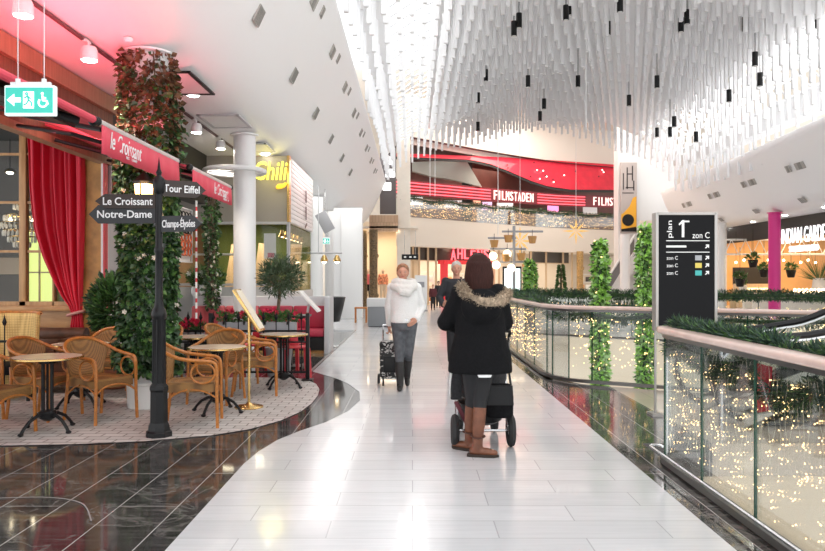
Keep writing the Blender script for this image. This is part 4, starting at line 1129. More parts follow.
# ================================================================ the curved gallery at the far end
GZ = [(392,38.2),(405,38.6),(450,41),(500,44),(560,47.5),(620,50),(640,50.6)]
def gz(px):
    for (a, za_), (b, zb_) in zip(GZ, GZ[1:]):
        if a <= px <= b: return za_+(zb_-za_)*(px-a)/(b-a)
    return GZ[0][1] if px < GZ[0][0] else GZ[-1][1]
PXS = list(range(396, 641, 8))
def sweep(mb, h0, h1, dz0=0.0, dz1=None, a=396, b=640, th=.15):
    dz1 = dz0 if dz1 is None else dz1
    vs = []; fs = []; ps = [p for p in PXS if a <= p <= b]
    for p in ps:
        x = xat(p, gz(p)); y = gz(p)
        f = lambda h: h(p) if callable(h) else h
        vs += [(x,y+dz0,f(h0)),(x,y+dz1,f(h1)),(x,y+dz1+th,f(h1)),(x,y+dz0+th,f(h0))]
    for i in range(len(ps)-1):
        for k in range(4): fs.append((i*4+k, i*4+4+k, i*4+4+(k+1) % 4, i*4+(k+1) % 4))
    return mb.add(vs, fs)
struct('wall_gallery_slab', sweep(MB(), 3.2, 4.75, th=.3), mat('gallery_slab', (.84,.76,.66), .55))
struct('floor_gallery', sweep(MB(), 4.7, 4.72, 0, 0, th=8), cream)
struct('ceiling_lower_hall', sweep(MB(), 3.24, 3.26, .2, .2, th=8), cream)
gal_back = mat('gallery_back', (.16,.055,.045), .5, var=.2, scale=1)
struct('wall_gallery_back', sweep(MB(), 4.7, 9.0, 5), gal_back)
struct('ceiling_gallery', sweep(MB(), lambda p: 9.2, lambda p: 9.22, .9, .9, th=6), mat('dim_gallery_ceiling', (.10,.05,.045), .5))
struct('wall_gallery_top', sweep(MB(), 8.9, 12.0, 1.4, a=396, b=640), mat('warm_white', (.88,.82,.74), .6))
# red curved soffit board
TOP = [(396,153),(500,157),(560,160.5),(640,166)]
BOT = [(396,156.5),(470,159.5),(490,163.5),(510,171),(530,180),(550,186.5),(572,189.5),(640,190)]
def lerp(T, p):
    for (a, u), (b, v) in zip(T, T[1:]):
        if a <= p <= b: return u+(v-u)*(p-a)/(b-a)
    return T[-1][1]
redsof = mat('red_soffit', (.68,.03,.06), .3, var=.1, scale=2, emit=(.9,.02,.05), es=.12)  # weak red glow added to the board's colour, the board is no lamp
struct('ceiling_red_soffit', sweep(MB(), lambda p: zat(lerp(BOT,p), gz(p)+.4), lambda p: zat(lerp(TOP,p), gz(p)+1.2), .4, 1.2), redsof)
struct('trim_soffit_edge', sweep(MB(), lambda p: zat(lerp(BOT,p)+2.5, gz(p)+.45), lambda p: zat(lerp(BOT,p), gz(p)+.45), .45), dark)
for k in range(16):
    px = 505+R.random()*108; b_, tp = lerp(BOT,px), lerp(TOP,px); u = R.uniform(.15,.85); py = b_+(tp-b_)*u
    if py > b_-2: continue
    p = at(px, py, gz(px)+.36+.8*u)
    o = MB().ball((0,0,0), .045, 8, 6).build('soffit_downlight', glow('soffit_dot', (1,.8,.7), 4, sample=False) if k % 2 else black, loc=p)
    tag(o, 'tiny spotlight set in the red curved soffit over the gallery' if k % 2 else 'tiny black spotlight set in the red curved soffit over the gallery', 'downlight', 'lit soffit spotlights' if k % 2 else 'black soffit spotlights')
# sign band with neon stripes and lettering
bh = lambda p: 6.0+.42*(p-396)/244
t = thing('cinema_sign', 'curved dark red cinema sign band with glowing red stripes over the gallery', 'sign', (0,0,0))
sweep(MB(), lambda p: bh(p), lambda p: bh(p)+.82, .9).build('band', mat('band_red', (.22,.012,.02), .4), t)
neon_r = glow('red_neon', (1.0,.10,.13), 1.7)
for k in range(4):
    for a, b in ((396,492),(540,594)):
        mb = MB(); mb.tube([(xat(p,gz(p)),gz(p)+.85,bh(p)+.12+.18*k) for p in PXS if a <= p <= b], .035, 5); mb.build('neon_stripe', neon_r, t)
wl = glow('sign_letters_white', (1,.74,.70), .85)
def arc_text(body, p0, p1, h_, m_, par, dz, zf):
    n = len(body)
    for i, ch in enumerate(body):
        p = p0+(p1-p0)*(i+.5)/n; q0, q1 = at(p-2,0,gz(p-2)), at(p+2,0,gz(p+2)); a = math.atan2(q1.y-q0.y, q1.x-q0.x)
        wd = math.hypot(q1.x-q0.x, q1.y-q0.y)/4*(p1-p0)/n
        text('letter', ch, 1, m_, par, (xat(p,gz(p)), gz(p)+dz, zf(p)), (PI/2,0,a), .03*(1), fit=wd*(.72 if ch != 'I' else .2), fith=h_*(1.28 if ch in 'ÅÉ' else 1))
arc_text('FILMSTADEN', 495, 536, .56, wl, t, .84, lambda p: bh(p)+.41)
arc_text('FILMSTADEN', 596, 637, .56, wl, t, .84, lambda p: bh(p)+.41)
# pale ceiling shape and details inside the gallery
t = thing('ceiling_sculpture', 'large pale grey slanted ceiling shape inside the gallery left side', 'ceiling panel', (0,0,0))
P = [(412,162),(466,160),(482,187),(455,180),(430,176),(412,171)]
mb = MB(); mb.prism([(xat(a,43.5), zat(b,43.5)) for a, b in P], (0,43.5,0), (1,0,0), (0,0,1), (0,.5,0)); mb.build('panel', mat('pale_green_grey', (.50,.52,.46), .5), t, smooth=0)
items = [('white lit counter panel behind the gallery rail at the left end',416,201,14,8,'white_screen',(.85,.85,.85),.8),('white lit screen behind the gallery rail under the stripes',454,204,20,7,'white_screen',(.8,.75,.75),.6),('orange lit poster behind the gallery rail',477,203,7,9,'poster',(.9,.45,.3),.7),('lilac lit screen behind the gallery rail below the letters',487,206,10,8,'screen',(.75,.5,.75),.8),('white lit screen behind the gallery rail in the middle',505,207,16,8,'white_screen',(.85,.82,.8),.8),('pink lit screen behind the gallery rail right of the letters',553,209,11,7,'screen',(.95,.35,.65),1.0),('pale lit kiosk behind the gallery rail near the banner',590,208,14,12,'white_screen',(.7,.68,.66),.5)]
for lab, px, py, w_, h_, nm, c_, es in items:
    y = gz(px)+3.5; s_ = y/F; o = MB().box((0,0,0), (w_*s_,.1,h_*s_), b=.01).build(nm, mat(nm, c_, .5, emit=c_, es=es), loc=at(px,py,y)); tag(o, lab, 'screen')
o = MB().box((0,0,0), (.6,.4,4.2)).build('gallery_pillar', dark, loc=(xat(467,44),44,6.8)); tag(o, 'dark square pillar behind the gallery rail', 'pillar')
lamp('gallery_light', 'AREA', (5,45.5,8.7), 160, (1,.75,.6), 3, (0,0,0), 8)
# gallery rail with garland and light curtain
t = thing('gallery_railing', 'curved glass gallery railing hung with tiny warm lights', 'railing', (0,0,0))
sweep(MB(), 4.75, 5.72, .05, th=.02).build('glass_panel', glass, t)
mb = MB(); mb.tube([(xat(p,gz(p)),gz(p)+.06,5.75) for p in PXS], .05, 6); mb.build('handrail', pinkstone, t)
mb = MB()
for i in range(900):
    p = R.uniform(398,622); mb.ball((xat(p,gz(p)),gz(p)-.05,R.uniform(4.8,5.6)), .014, 4, 3)
mb.build('bulb_curtain', bulb_far, t)['kind'] = 'stuff'
def garland(label, pts, r, n, ln=.16, name='fir_garland', mats=None, droop=0.0, wd=.02):
    """rope of fir twigs along a path"""
    t = thing(name, label, 'garland', pts[0]); o0 = Vector(pts[0]); P_ = [Vector(p)-o0 for p in pts]
    L = [0]
    for a, b in zip(P_, P_[1:]): L.append(L[-1]+(b-a).length)
    mb = MB(); mb.tube(P_, r*.35, 6); mb.build('rope', leaf_d, t)
    A, B = MB(), MB()
    for i in range(n):
        s_ = R.random()*L[-1]; k = next(j for j in range(len(L)-1) if L[j+1] >= s_); u = (s_-L[k])/(L[k+1]-L[k]+1e-9); c = P_[k].lerp(P_[k+1], u); tn = (P_[k+1]-P_[k]).normalized()
        d = Vector((R.gauss(0,1),R.gauss(0,1),R.gauss(0,1))); d = (d-tn*d.dot(tn)).normalized(); rr = r*R.uniform(.15,.85)
        dd = d+tn*R.uniform(-.9,.9)+Vector((0,0,-droop*R.random()))
        (A if R.random() < .7 else B).leaf(c+d*rr, dd, ln*R.uniform(.6,1.2), wd, fold=.1)
    A.build('twigs', fir, t, smooth=0); B.build('pale_twigs', leaf_m, t, smooth=0)
    return t
garland('dark garland draped on the curved gallery railing', [(xat(p,gz(p)),gz(p)+.0,5.72+.05*math.sin(p*.2)) for p in range(398,625,4)], .12, 4200, .15, wd=.03)
# ---------------- lower hall under the gallery
struct('wall_lower_back', sweep(MB(), 0, 3.24, 6), mat('lower_back', (.80,.70,.58), .6))
for px, e in ((430,80),(470,100),(520,80),(575,80)): lamp('lower_hall_light', 'AREA', (xat(px,gz(px)),gz(px)+3,3.15), e, (1,.86,.68), 2.5)
struct('wall_lower_fascia', sweep(MB(), 2.45, 3.2, 1.0, a=404, b=492), mat('dark_fascia', (.07,.05,.04), .4))
struct('wall_lower_fascia_right', sweep(MB(), 2.5, 3.2, 1.0, a=532, b=572), mat('dark_fascia_b', (.10,.085,.07), .4))
mb = MB()
for px in (404,409,413,419,428,436,494,499,524,531,546,563,572):
    y = gz(px)+.9; mb.box((xat(px,y),y,1.6), (.12,.12,3.2))
for a, b in ((404,436),(531,572)):
    sweep(mb, 2.44, 2.5, .88, a=a, b=b, th=.08)
struct('trim_lower_mullions', mb, mat('blond_mullion', (.70,.52,.33), .5))
# department store portal
t = thing('store_portal', 'red store portal with red illuminated letters under the gallery', 'shop front', (0,0,0))
redp = mat('portal_red', (.72,.03,.04), .4, emit=(.9,.05,.05), es=.25)
def gp(px, dz=.6): y = gz(px)+dz; return (xat(px,y), y)
for px, w_ in ((444,.42),(487,.30)):
    x, y = gp(px); mb = MB(); mb.box((x,y,1.25), (w_,.5,2.5)); mb.build('portal_jamb', redp, t)
mb = MB(); (x0,y0), (x1,y1) = gp(441), gp(489); d = Vector((x1-x0,y1-y0,0)); mb.box(((x0+x1)/2,(y0+y1)/2,2.4), (d.length,.5,.22), rz=math.atan2(d.y,d.x)); mb.build('portal_lintel', redp, t)
arc_text('ÅHLÉNS', 451, 491, .62, glow('red_letters', (1,.10,.12), 2.2), t, .85, lambda p: 2.92)
def shelf_unit(label, px, dz, h_, w_, cols):
    y = gz(px)+dz; t = thing('display_shelf', label, 'shelf', (xat(px,y),y,0))
    mb = MB(); mb.box((-w_/2,0,h_/2), (.04,.4,h_)); mb.box((w_/2,0,h_/2), (.04,.4,h_))
    for k in range(4): mb.box((0,0,.1+k*(h_-.14)/3), (w_,.4,.04))
    mb.build('frame', white, t)
    for k in range(3):
        for j in range(3):
            c = cols[(k*3+j) % len(cols)]; mb = MB(); mb.box((-w_/2+w_*(j+.5)/3,-.05,.1+k*(h_-.14)/3+.2), (w_*.24,.25,.34), b=.03); mb.build('goods', c, t)
pal = [mat('goods_pink', (.75,.25,.3), .6), mat('goods_cream', (.8,.7,.55), .6), mat('goods_dark', (.06,.05,.05), .6), mat('goods_orange', (.8,.35,.12), .6), mat('goods_white', (.85,.83,.8), .6)]
for lab, px, dz, h_, w_ in (('shelf of mixed goods in the lower hall left of the red portal',424,4,1.9,1.2),('shelf of goods behind the glass at the left end of the lower hall',411,3,2.0,.9),('white shelf of goods seen through the red portal, left',455,5,1.8,1.0),('white shelf of goods seen through the red portal, right',478,4.5,1.9,1.1),('shelf of goods under the gold glitter trunk',588,4,1.8,1.4)):
    shelf_unit(lab, px, dz, h_, w_, pal[int(px) % 3:]+pal)
# advertising pillar with a teal picture
t = thing('digital_screen', 'upright digital screen with a pale teal picture in the hall', 'screen', (xat(512,38),38,0))
mb = MB(); mb.box((0,0,1.05), (.98,.18,2.1), b=.02); mb.build('casing', black, t)
mb = MB(); mb.box((0,-.095,1.12), (.82,.01,1.75)); mb.build('display', glow('screen_pale', (.75,.86,.84), .95), t)
mb = MB(); mb.box((0,-.102,.55), (.82,.008,.5)); mb.ball((.1,-.1,.8), (.3,.01,.16), 14, 6); mb.build('teal_picture', glow('screen_teal', (.12,.62,.55), .9), t)
t = thing('hanging_direction_sign', 'small black hanging direction sign left of the red portal', 'sign', at(410,257,33))
mb = MB(); mb.box((0,0,0), (.75,.08,.24), b=.005); mb.build('board', black, t)
mb = MB()
for x in (-.22,.02,.22): mb.box((x,-.044,0), (.1,.006,.07))
mb.build('white_marks', letter_w, t); mb = MB(); mb.cyl((-.25,0,.12),(-.25,0,1.2),.01,n=5); mb.cyl((.25,0,.12),(.25,0,1.2),.01,n=5); mb.build('hanging_wire', chrome, t)
t = thing('sign_stand', 'white upright sign stand beside the walking woman in the hall', 'sign', (xat(421,33),33,0))
mb = MB(); mb.box((0,0,.85), (.55,.08,1.55), b=.01); mb.build('board', white, t)
mb = MB(); mb.box((0,-.045,1.2), (.3,.006,.25)); mb.build('dark_mark', grey, t); mb = MB(); mb.box((0,0,.03), (.6,.4,.05)); mb.build('foot', grey, t)

# banner of a yellow car on the right block
t = thing('banner', 'tall banner picturing a yellow car on the white right block', 'banner', at(628.5,198,44.4))
mb = MB(); mb.box((0,0,0), (1.0,.12,4.3), b=.01); mb.build('cloth', mat('banner_grey', (.48,.42,.40), .6), t)
mb = MB(); mb.prism([(-.46,-1.9),(.46,-1.9),(.46,.1),(.25,.0),(.05,-.5),(-.3,-.9),(-.46,-1.0)], (0,-.07,0), (1,0,0), (0,0,1), (0,-.01,0)); mb.build('yellow_car_picture', mat('car_yellow', (.85,.42,.03), .6), t)
mb = MB(); mb.cyl((-.05,-.085,-1.35),(-.05,-.095,-1.35),.36,n=24); mb.prism([(-.46,-2.05),(.46,-2.05),(.46,-1.75),(-.46,-1.9)], (0,-.08,0), (1,0,0), (0,0,1), (0,-.01,0)); mb.build('tyre_picture', black, t)
mb = MB()
for x, z, w_, h_ in ((-.1,1.2,.07,1.3),(.22,1.5,.07,.9),(.06,1.45,.28,.07),(.3,.75,.07,.6),(-.33,1.0,.06,1.0),(.06,.62,.5,.06),(-.05,.3,.7,.05)): mb.box((x,-.07,z), (w_,.02,h_))
mb.build('dark_print', mat('banner_dark', (.05,.04,.04), .6), t)
o = MB().cyl((0,0,0),(0,0,4.0),.28,n=20).build('white_pillar', white, loc=(xat(625,42),42,0)); tag(o, 'white round pillar under the banner in the far hall', 'pillar')
# escalator rising far right
t = thing('escalator', 'distant white escalator rising beside the white pillar under the banner', 'escalator', (xat(606,44),44,0))
mb = MB(); mb.prism([(0,0),(.5,0),(2.1,2.6),(2.1,3.4),(1.7,3.1),(0,.5)], (0,0,0), (1,0,0), (0,0,1), (0,1.2,0)); mb.build('truss', white, t, smooth=0)
mb = MB(); mb.prism([(.1,.6),(1.7,3.2),(1.7,4.0),(.1,1.4)], (0,-.02,0), (1,0,0), (0,0,1), (0,.03,0)); mb.build('balustrade', mat('dim_glass', (.18,.17,.17), .2), t, smooth=0)
mb = MB(); mb.tube([(-.1,-.02,.6),(-.15,-.02,1.2),(.1,-.02,1.5),(1.75,-.02,4.1)], .07, 8); mb.build('handrail', white, t)

# ---------------- hanging stars and thin cables
def star(label, px, py, y, r, top):
    t = thing('hanging_star', label, 'star', at(px,py,y))
    mb = MB()
    for k in range(8):
        a = 2*PI*k/8+PI/8*0; L = r*(1 if k % 2 == 0 else .8); u = Vector((math.cos(a),0,math.sin(a))); v = Vector((-math.sin(a),0,math.cos(a))); w_ = r*.08; m_ = u*L*.45
        mb.add([Vector((0,0,0)), m_+v*w_, m_-v*w_, m_+Vector((0,-w_*.7,0)), m_+Vector((0,w_*.7,0)), u*L], [(0,3,1),(0,2,3),(0,1,4),(0,4,2),(5,1,3),(5,3,2),(5,4,1),(5,2,4)])
    mb.build('points', mat('gold_star', (.80,.50,.16), .4, emit=(1,.6,.2), es=.35), t, smooth=0)
    mb = MB(); mb.cyl((0,0,0),(0,0,top),.012,n=5); mb.build('cable', letter_w, t)
star('golden star hanging in front of the gallery slab, right one', 576, 231, 36, .68, 6.5)
star('golden star hanging in front of the gallery slab, behind the lamp tree', 520, 241, 36, .78, 7.0)
for lab, px, py, y, top in (('thin white cable hanging at the left end of the gallery sign',430,196,37,12),('thin white cable hanging left of the cinema letters',435,196,37.4,12),('thin white cable before the first cinema letter',498,235,34,12)):
    o = MB().cyl((0,0,0),(0,0,top-zat(py,y)),.018,n=5).build('hanging_cable', letter_w, loc=at(px,py,y)); tag(o, lab, 'cable')
o = MB().cyl((0,0,0),(0,0,9),.02,n=5).build('hanging_cable', letter_w, loc=at(586,65,24)); o.location.z = zat(130,24); tag(o, 'long pale cable hanging through the middle of the white baffles', 'cable')

# lamp tree: post with cross-arms, hanging cups and globes
LTY = 25.0
t = thing('lamp_tree', 'grey post with cross-arms hung with glowing globes and copper cups', 'lamp', (xat(514,LTY),LTY,0))
def lx(px): return (px-514)*LTY/F
mb = MB(); mb.cyl((0,0,0),(0,0,zat(226,LTY)),.05,n=10); mb.build('post', grey, t)
for a, b, py in ((502,543,231.5),(488,516,238),(490,526,249),(500,532,262)):
    mb = MB(); mb.tube([(lx(a),0,zat(py,LTY)),(lx(b),0,zat(py,LTY))], .035, 6); mb.build('cross_arm', grey, t)
for px, py, k in ((508,239,'cup'),(532,240,'cup'),(494,244,'cup'),(521,257,'cup'),(506,258,'cup'),(526,268,'cup'),(493,256,'globe'),(507,254,'globe'),(496,265,'globe'),(511,268,'globe')):
    z = zat(py,LTY); x = lx(px); s_ = .13
    mb = MB()
    if k == 'cup': mb.lathe([(0,-s_),(s_*.8,-s_*.9),(s_*1.2,s_),(s_*1.1,s_)], (x,-.06,z), 12); mb.build('copper_cup', mat('copper_cup', (.60,.32,.12), .35, .6), t)
    else: mb.ball((x,-.06,z), s_*1.1, 12, 8); mb.build('globe', glow('warm_globe', (1,.85,.6), 2.2, sample=False), t)
    mb = MB(); mb.cyl((x,-.06,z+s_),(x,-.06,z+.35),.008,n=4); mb.build('cord', black, t)

# ================================================================ right side of the mall
column('bright pink round column on the far right before the garden cafe', 29.6, .23, 4.16, xat(774.5,29.6), mat('pink_column', (.72,.03,.25), .4))
column('white round column left of the garden cafe on the right', 36, .22, 4.25, xat(722,36))
for i, (px, y) in enumerate(((703,44),)): column('white round column behind the black totem', y, .25, 4.3, xat(712,y))
mb = MB(); mb.box((16.5,31.5,3.72), (.25,20,.82)); struct('wall_garden_fascia', mb, mat('black_fascia', (.02,.018,.017), .5))
mb = MB(); mb.box((22.4,40.5,2), (12,.1,4.2)); struct('wall_garden_back', mb, mat('ochre_wall', (.76,.42,.18), .6, var=.1, scale=1))
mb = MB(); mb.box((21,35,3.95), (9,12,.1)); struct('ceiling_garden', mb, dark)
mb = MB(); mb.box((16.4,39.5,2), (.2,2,4.2)); mb.box((14.8,42,2.4), (3.4,.2,4.8)); struct('wall_garden_side', mb, cream)
mb = MB(); mb.box((18,34.2,.35), (5,.2,.7)); struct('wall_garden_low', mb, cream)
lamp('garden_light', 'AREA', (19,37,3.8), 300, (1,.70,.40), 4)
t = thing('cafe_sign', 'white illuminated letter sign on the black fascia at right', 'sign', (16.36,30.3,3.32))
wg = glow('white_sign_light', (1,1,1), .8)
text('letters', 'INDIAN GARDEN', 1, wg, t, (-.08,0,0), (PI/2,0,-PI/2), .02, fit=3.75, fith=.66)
mb = MB(); mb.box((-.04,0,-.0), (.05,3.8,.06)); mb.build('mounting_rail', black, t)
text('small_letters', 'STREET FOOD', 1, wg, t, (-.08,.1,-.58), (PI/2,0,-PI/2), .05, fit=2.2, fith=.26)
t = thing('roof_truss', 'white zigzag lattice girder across the garden cafe', 'girder', (18.6,35.8,2.66))
mb = MB(); mb.tube([(-3.3,0,0),(3.6,0,0)], .045, 6); mb.build('lower_chord', white, t)
mb = MB(); mb.tube([(-3.3,0,.72),(3.6,0,.72)], .045, 6); mb.build('upper_chord', white, t)
mb = MB(); mb.tube([(-3.3+.345*k,0,.72*(k % 2)) for k in range(21)], .035, 6); mb.build('zigzag_bars', white, t)
for k in range(12):
    t = thing('bare_bulb_pendant', 'bare glowing bulb on a cord in the garden cafe', 'lamp', (15.6+.52*k,35.2+.3*(k % 3),2.25+.12*(k % 2)), 0, 'bare bulb pendants in the garden cafe')
    mb = MB(); mb.ball((0,0,0), .06, 8, 6); mb.build('bulb', glow('bare_bulb', (1,.75,.4), 9, sample=False), t)
    mb = MB(); mb.cyl((0,0,.06),(0,0,1.5),.007,n=4); mb.build('cord', black, t)
def hang_pot(label, px, py, y):
    t = thing('hanging_plant', label, 'hanging plant', at(px,py,y))
    mb = MB(); mb.lathe([(.12,-.28),(.16,-.26),(.24,.1),(.22,.1),(.2,.0)], n=16); mb.build('pot', black, t)
    mb = MB(); leafy(mb, (0,0,.22), (.26,.22,.2), 120, .18, .08, .3); mb.build('foliage', leaf_m, t, smooth=0)
    mb = MB(); mb.cyl((0,0,.1),(0,0,1.6),.012,n=4); mb.build('cord', black, t)
hang_pot('black hanging pot with a green plant left of the pink column, upper', 753, 262, 35)
hang_pot('black hanging pot with a green plant left of the pink column, lower', 740, 281, 34.6)
hang_pot('black hanging pot with a green plant right of the pink column', 791, 272, 36)
hang_pot('black hanging pot close by the left side of the pink column', 764, 272, 36)
pot_plant('white potted palm at the right end of the garden cafe', (xat(819,33),33,.0), .3, 1.5, 'palm', 120)
pot_plant('white potted plant on the low wooden table left in the garden cafe', (xat(743,35.8),35.8,.765), .2, .4, 'bush', 140)
t = thing('serving_counter', 'wooden serving counter with lit shelves in the garden cafe', 'counter', (xat(755,37.5),37.5,0))
mb = MB(); mb.box((0,0,.6), (2.0,.7,1.2), b=.02); mb.build('body', wood_b, t)
mb = MB(); mb.box((0,.3,1.6), (2.0,.1,.9)); mb.build('back_panel', dark, t)
for k in range(3): mb = MB(); mb.box((0,-.36,.35+.3*k), (1.8,.05,.1)); mb.build('lit_shelf', glow('lit_shelf', (1,.8,.5), 1.2), t)
for lab, px, y in (('low wooden stool table at the left of the garden cafe',743,35.9),('low wooden table right of the pink column',787,35),('wooden table with candles at the right end of the garden cafe',805,32)):
    t = thing('cafe_table', lab, 'table', (xat(px,y),y,0)); mb = MB(); mb.box((0,0,.74), (1.2,.8,.05), b=.01); mb.build('tabletop', wood_b, t)
    for sx in (-1,1): mb = MB(); mb.box((sx*.5,0,.36), (.06,.6,.72)); mb.build('leg', wood_b, t)
for k in range(9):
    o = MB().ball((0,0,0), (.07,.07,.1), 8, 6).build('candle_lamp', glow('candle_lamp', (1,.75,.5), 6, sample=False), loc=(xat(795+4*k,31.8),31.8,.95)); tag(o, 'small glowing table lamp in the row at the right of the garden cafe', 'lamp', 'table lamps in the garden cafe')
o = MB().box((0,0,.42), (7,.3,.85), b=.02).build('long_counter', cream, loc=(18.3,31.7,0)); tag(o, 'long cream counter along the front of the garden cafe', 'counter')

# ---------------- vents in the soffits
vent_m = mat('vent_grey', (.42,.40,.37), .6)
def vent(label, loc, sx, sy, rot, n=5, group=None):
    t = thing('ceiling_vent', label, 'vent', loc, 0, group)
    mb = MB(); mb.box((0,0,0), (sx,sy,.02), M=rot); mb.build('plate', vent_m, t)
    mb = MB()
    for k in range(n): mb.box(rot @ Vector((0,-sy/2+sy*(k+.5)/n,-.014)), (sx*.9,sy/n*.35,.012), M=rot)
    mb.build('slats', mat('vent_slat', (.28,.27,.25), .6), t)
tl = Matrix.Rotation(-math.atan2(.52,.24), 3, 'Y')
for k, y in enumerate((6.9,9.8,12.7,15.6,18.5,21.4,24.3)):
    if k == 0: continue
    nm = ['','nearest','second','third','fourth','fifth','sixth'][k]
    vent(f'grey slatted vent in the lower row of the coved left soffit, {nm} from the camera', (-2.06,y,5.02), .24, .30, tl)
tl2 = Matrix.Rotation(-math.atan2(.48,.22), 3, 'Y')
for k, y in enumerate((11.9,14.6,17.3,20.0,22.7,25.4,28.1,30.8)):
    nm = ['nearest','second','third','fourth','fifth','sixth','seventh','eighth'][k]
    vent(f'large grey vent of the {nm} pair in the upper row of the left soffit', (-1.60,y,6.02), .22, .42, tl2, 1)
    vent(f'small grey vent of the {nm} pair in the upper row of the left soffit', (-1.56,y+.75,6.11), .18, .22, tl2, 1)
tr = Matrix.Rotation(math.atan2(.6,.3), 3, 'Y')
for k, (px, py) in enumerate(((808,156),(770,169),(736,180),(706,189))):
    y = 25.5+k*4.4; nm = ['nearest','second','third','farthest'][k]; x = xe(y)+.40
    vent(f'wide grey vent of the {nm} pair in the upper row of the right soffit', (x,y,5.42), .26, .6, tr, 1)
    vent(f'narrow grey vent of the {nm} pair in the upper row of the right soffit', (x,y+.8,5.42), .26, .3, tr, 1)
    vent(f'grey vent in the lower row of the right soffit, {nm} one', (xe(y)+1.12,y+1.2,4.34), .24, .36, Matrix.Rotation(.75,3,'Y'), 3)
for k, y in enumerate((27,30.5,34,38)):
    o = MB().lathe([(0,-.015),(.09,-.015),(.11,0)], n=14).build('recessed_downlight', lampface, loc=(xe(y)+2.0,y,4.11)); tag(o, ['downlight in the right soffit nearest the picture edge','downlight in the right soffit above the pink column','downlight in the right soffit left of the pink column','farthest downlight in the right soffit'][k], 'downlight')
# ================================================================ railings round the wells, garlands, light curtains
wire_m = mat('thin_clear_wire', (.72,.66,.52), .3)
dark_steel = mat('dark_steel', (.16,.155,.15), .3, .8)
def light_curtain(label, a, b, h0, h1, nstr, nb, near=True, off=.035):
    """strings of warm bulbs hanging from a to b"""
    a, b = Vector((a[0],a[1],0)), Vector((b[0],b[1],0)); d = b-a; L = d.length; rz = math.atan2(d.y,d.x)
    t = thing('light_curtain', label, 'light curtain', a, rz)
    far_mb = MB(); cnt = 0
    for k in range(nstr):
        x = L*(k+.5)/nstr; zb = h0+R.uniform(0,.18) if near else h0+R.uniform(0,.1); pts = []; z = h1
        while z > zb: pts.append(Vector((x+R.uniform(-.035,.035), off+R.uniform(-.012,.012), z))); z -= R.uniform(.06,.11)
        if len(pts) < 3: continue
        mb = MB(); mb.tube(pts, .0014 if near else .002, 4, cap=False)
        if not near: far_mb.v, far_mb.f = far_mb.v, far_mb.f
        st = mb.build('light_string', wire_m, t) if near else None
        for j in range(nb):
            p = pts[R.randrange(1,len(pts))]; q = p+Vector((R.uniform(-.03,.03), R.uniform(-.01,.02), R.uniform(-.03,.01)))
            if near:
                ax = (q-p) if (q-p).length > 1e-3 else Vector((0,0,-.02))
                M = Vector((0,0,1)).rotation_difference(ax.normalized()).to_matrix()
                mb = MB(); mb.ball(q, (.0040,.0040,.0065), 6, 5, M); o = mb.build('bulb', bulb_mat, st)
            else: far_mb.ball(q, .0075, 5, 4)
    if not near:
        o = far_mb.build('bulb_cluster', bulb_far, t); o['kind'] = 'stuff'
    return t
def railing(label, pts, post_at=(), panel_w=.8, h=1.08, cap_w=.13, cap_h=.055, first=0.0, nosew=0.0):
    t = thing('glass_railing', label, 'railing', (pts[0][0],pts[0][1],0)); o0 = Vector((pts[0][0],pts[0][1],0))
    P_ = [Vector((p[0],p[1],0))-o0 for p in pts]
    L = [0]
    for a, b in zip(P_, P_[1:]): L.append(L[-1]+(b-a).length)
    def pos(s):
        for k in range(len(P_)-1):
            if s <= L[k+1]+1e-6: return P_[k].lerp(P_[k+1], (s-L[k])/(L[k+1]-L[k]))
        return P_[-1]
    # handrail: rounded flat section swept along the path
    def sweepsec(sec, m_, name):
        vs = []; fs = []; n = len(sec); k = len(P_)
        for i, p in enumerate(P_):
            tn = (P_[min(i+1,k-1)]-P_[max(i-1,0)]).normalized(); nr = Vector((-tn.y,tn.x,0))
            for a, z in sec: vs.append(p+nr*a+Vector((0,0,z)))
        for i in range(k-1):
            for j in range(n): fs.append((i*n+j, i*n+(j+1) % n, (i+1)*n+(j+1) % n, (i+1)*n+j))
        fs.append(tuple(range(n))[::-1]); fs.append(tuple(range((k-1)*n,k*n)))
        mb = MB(); mb.add(vs, fs); return mb.build(name, m_, t, smooth=60)
    w_, hh = cap_w/2, cap_h/2
    sec = [(w_*math.copysign(abs(math.cos(q))**.35, math.cos(q)), h+hh*math.copysign(abs(math.sin(q))**.6, math.sin(q))) for q in [2*PI*k/16 for k in range(16)]]
    sweepsec(sec, pinkstone, 'handrail')
    sweepsec([(-.035,.015),(.035,.015),(.035,.06),(-.035,.06)], dark_steel, 'base_rail')
    sweepsec([(-.02,h-.06),(.02,h-.06),(.02,h-.025),(-.02,h-.025)], dark_steel, 'under_rail')
    tot = L[-1]; s = first; cuts = [0.0]
    while s < tot-.15:
        if s > .1: cuts.append(s)
        s += panel_w
    for c in L[1:-1]:
        if all(abs(c-q) > .2 for q in cuts): cuts.append(c)
    cuts.append(tot); cuts.sort()
    for a, b in zip(cuts, cuts[1:]):
        k = max(1, sum(1 for q in L if a < q < b)); mid = [q for q in L if a+.006 < q < b-.006]
        ss = [a+.006]+mid+[b-.006]; mb = MB()
        for u, v in zip(ss, ss[1:]):
            p, q = pos(u), pos(v); d = q-p; mb.box((p+q)/2+Vector((0,0,.06+(h-.1)/2)), (d.length,.012,h-.1), rz=math.atan2(d.y,d.x))
        mb.build('glass_panel', glass, t, smooth=0)
    mb = None
    for c in cuts[1:-1]:
        p = pos(c); mb = MB(); mb.box(p+Vector((0,0,.06+(h-.1)/2)), (.012,.016,h-.1), rz=.3); mb.build('panel_joint', mat('green_glass_edge', (.02,.07,.045), .2), t, smooth=0)
    for c in post_at:
        p = pos(c); mb = MB(); mb.cyl(p+Vector((0,0,0)), p+Vector((0,0,h)), .018, n=10); mb.build('post', chrome, t)
    return t
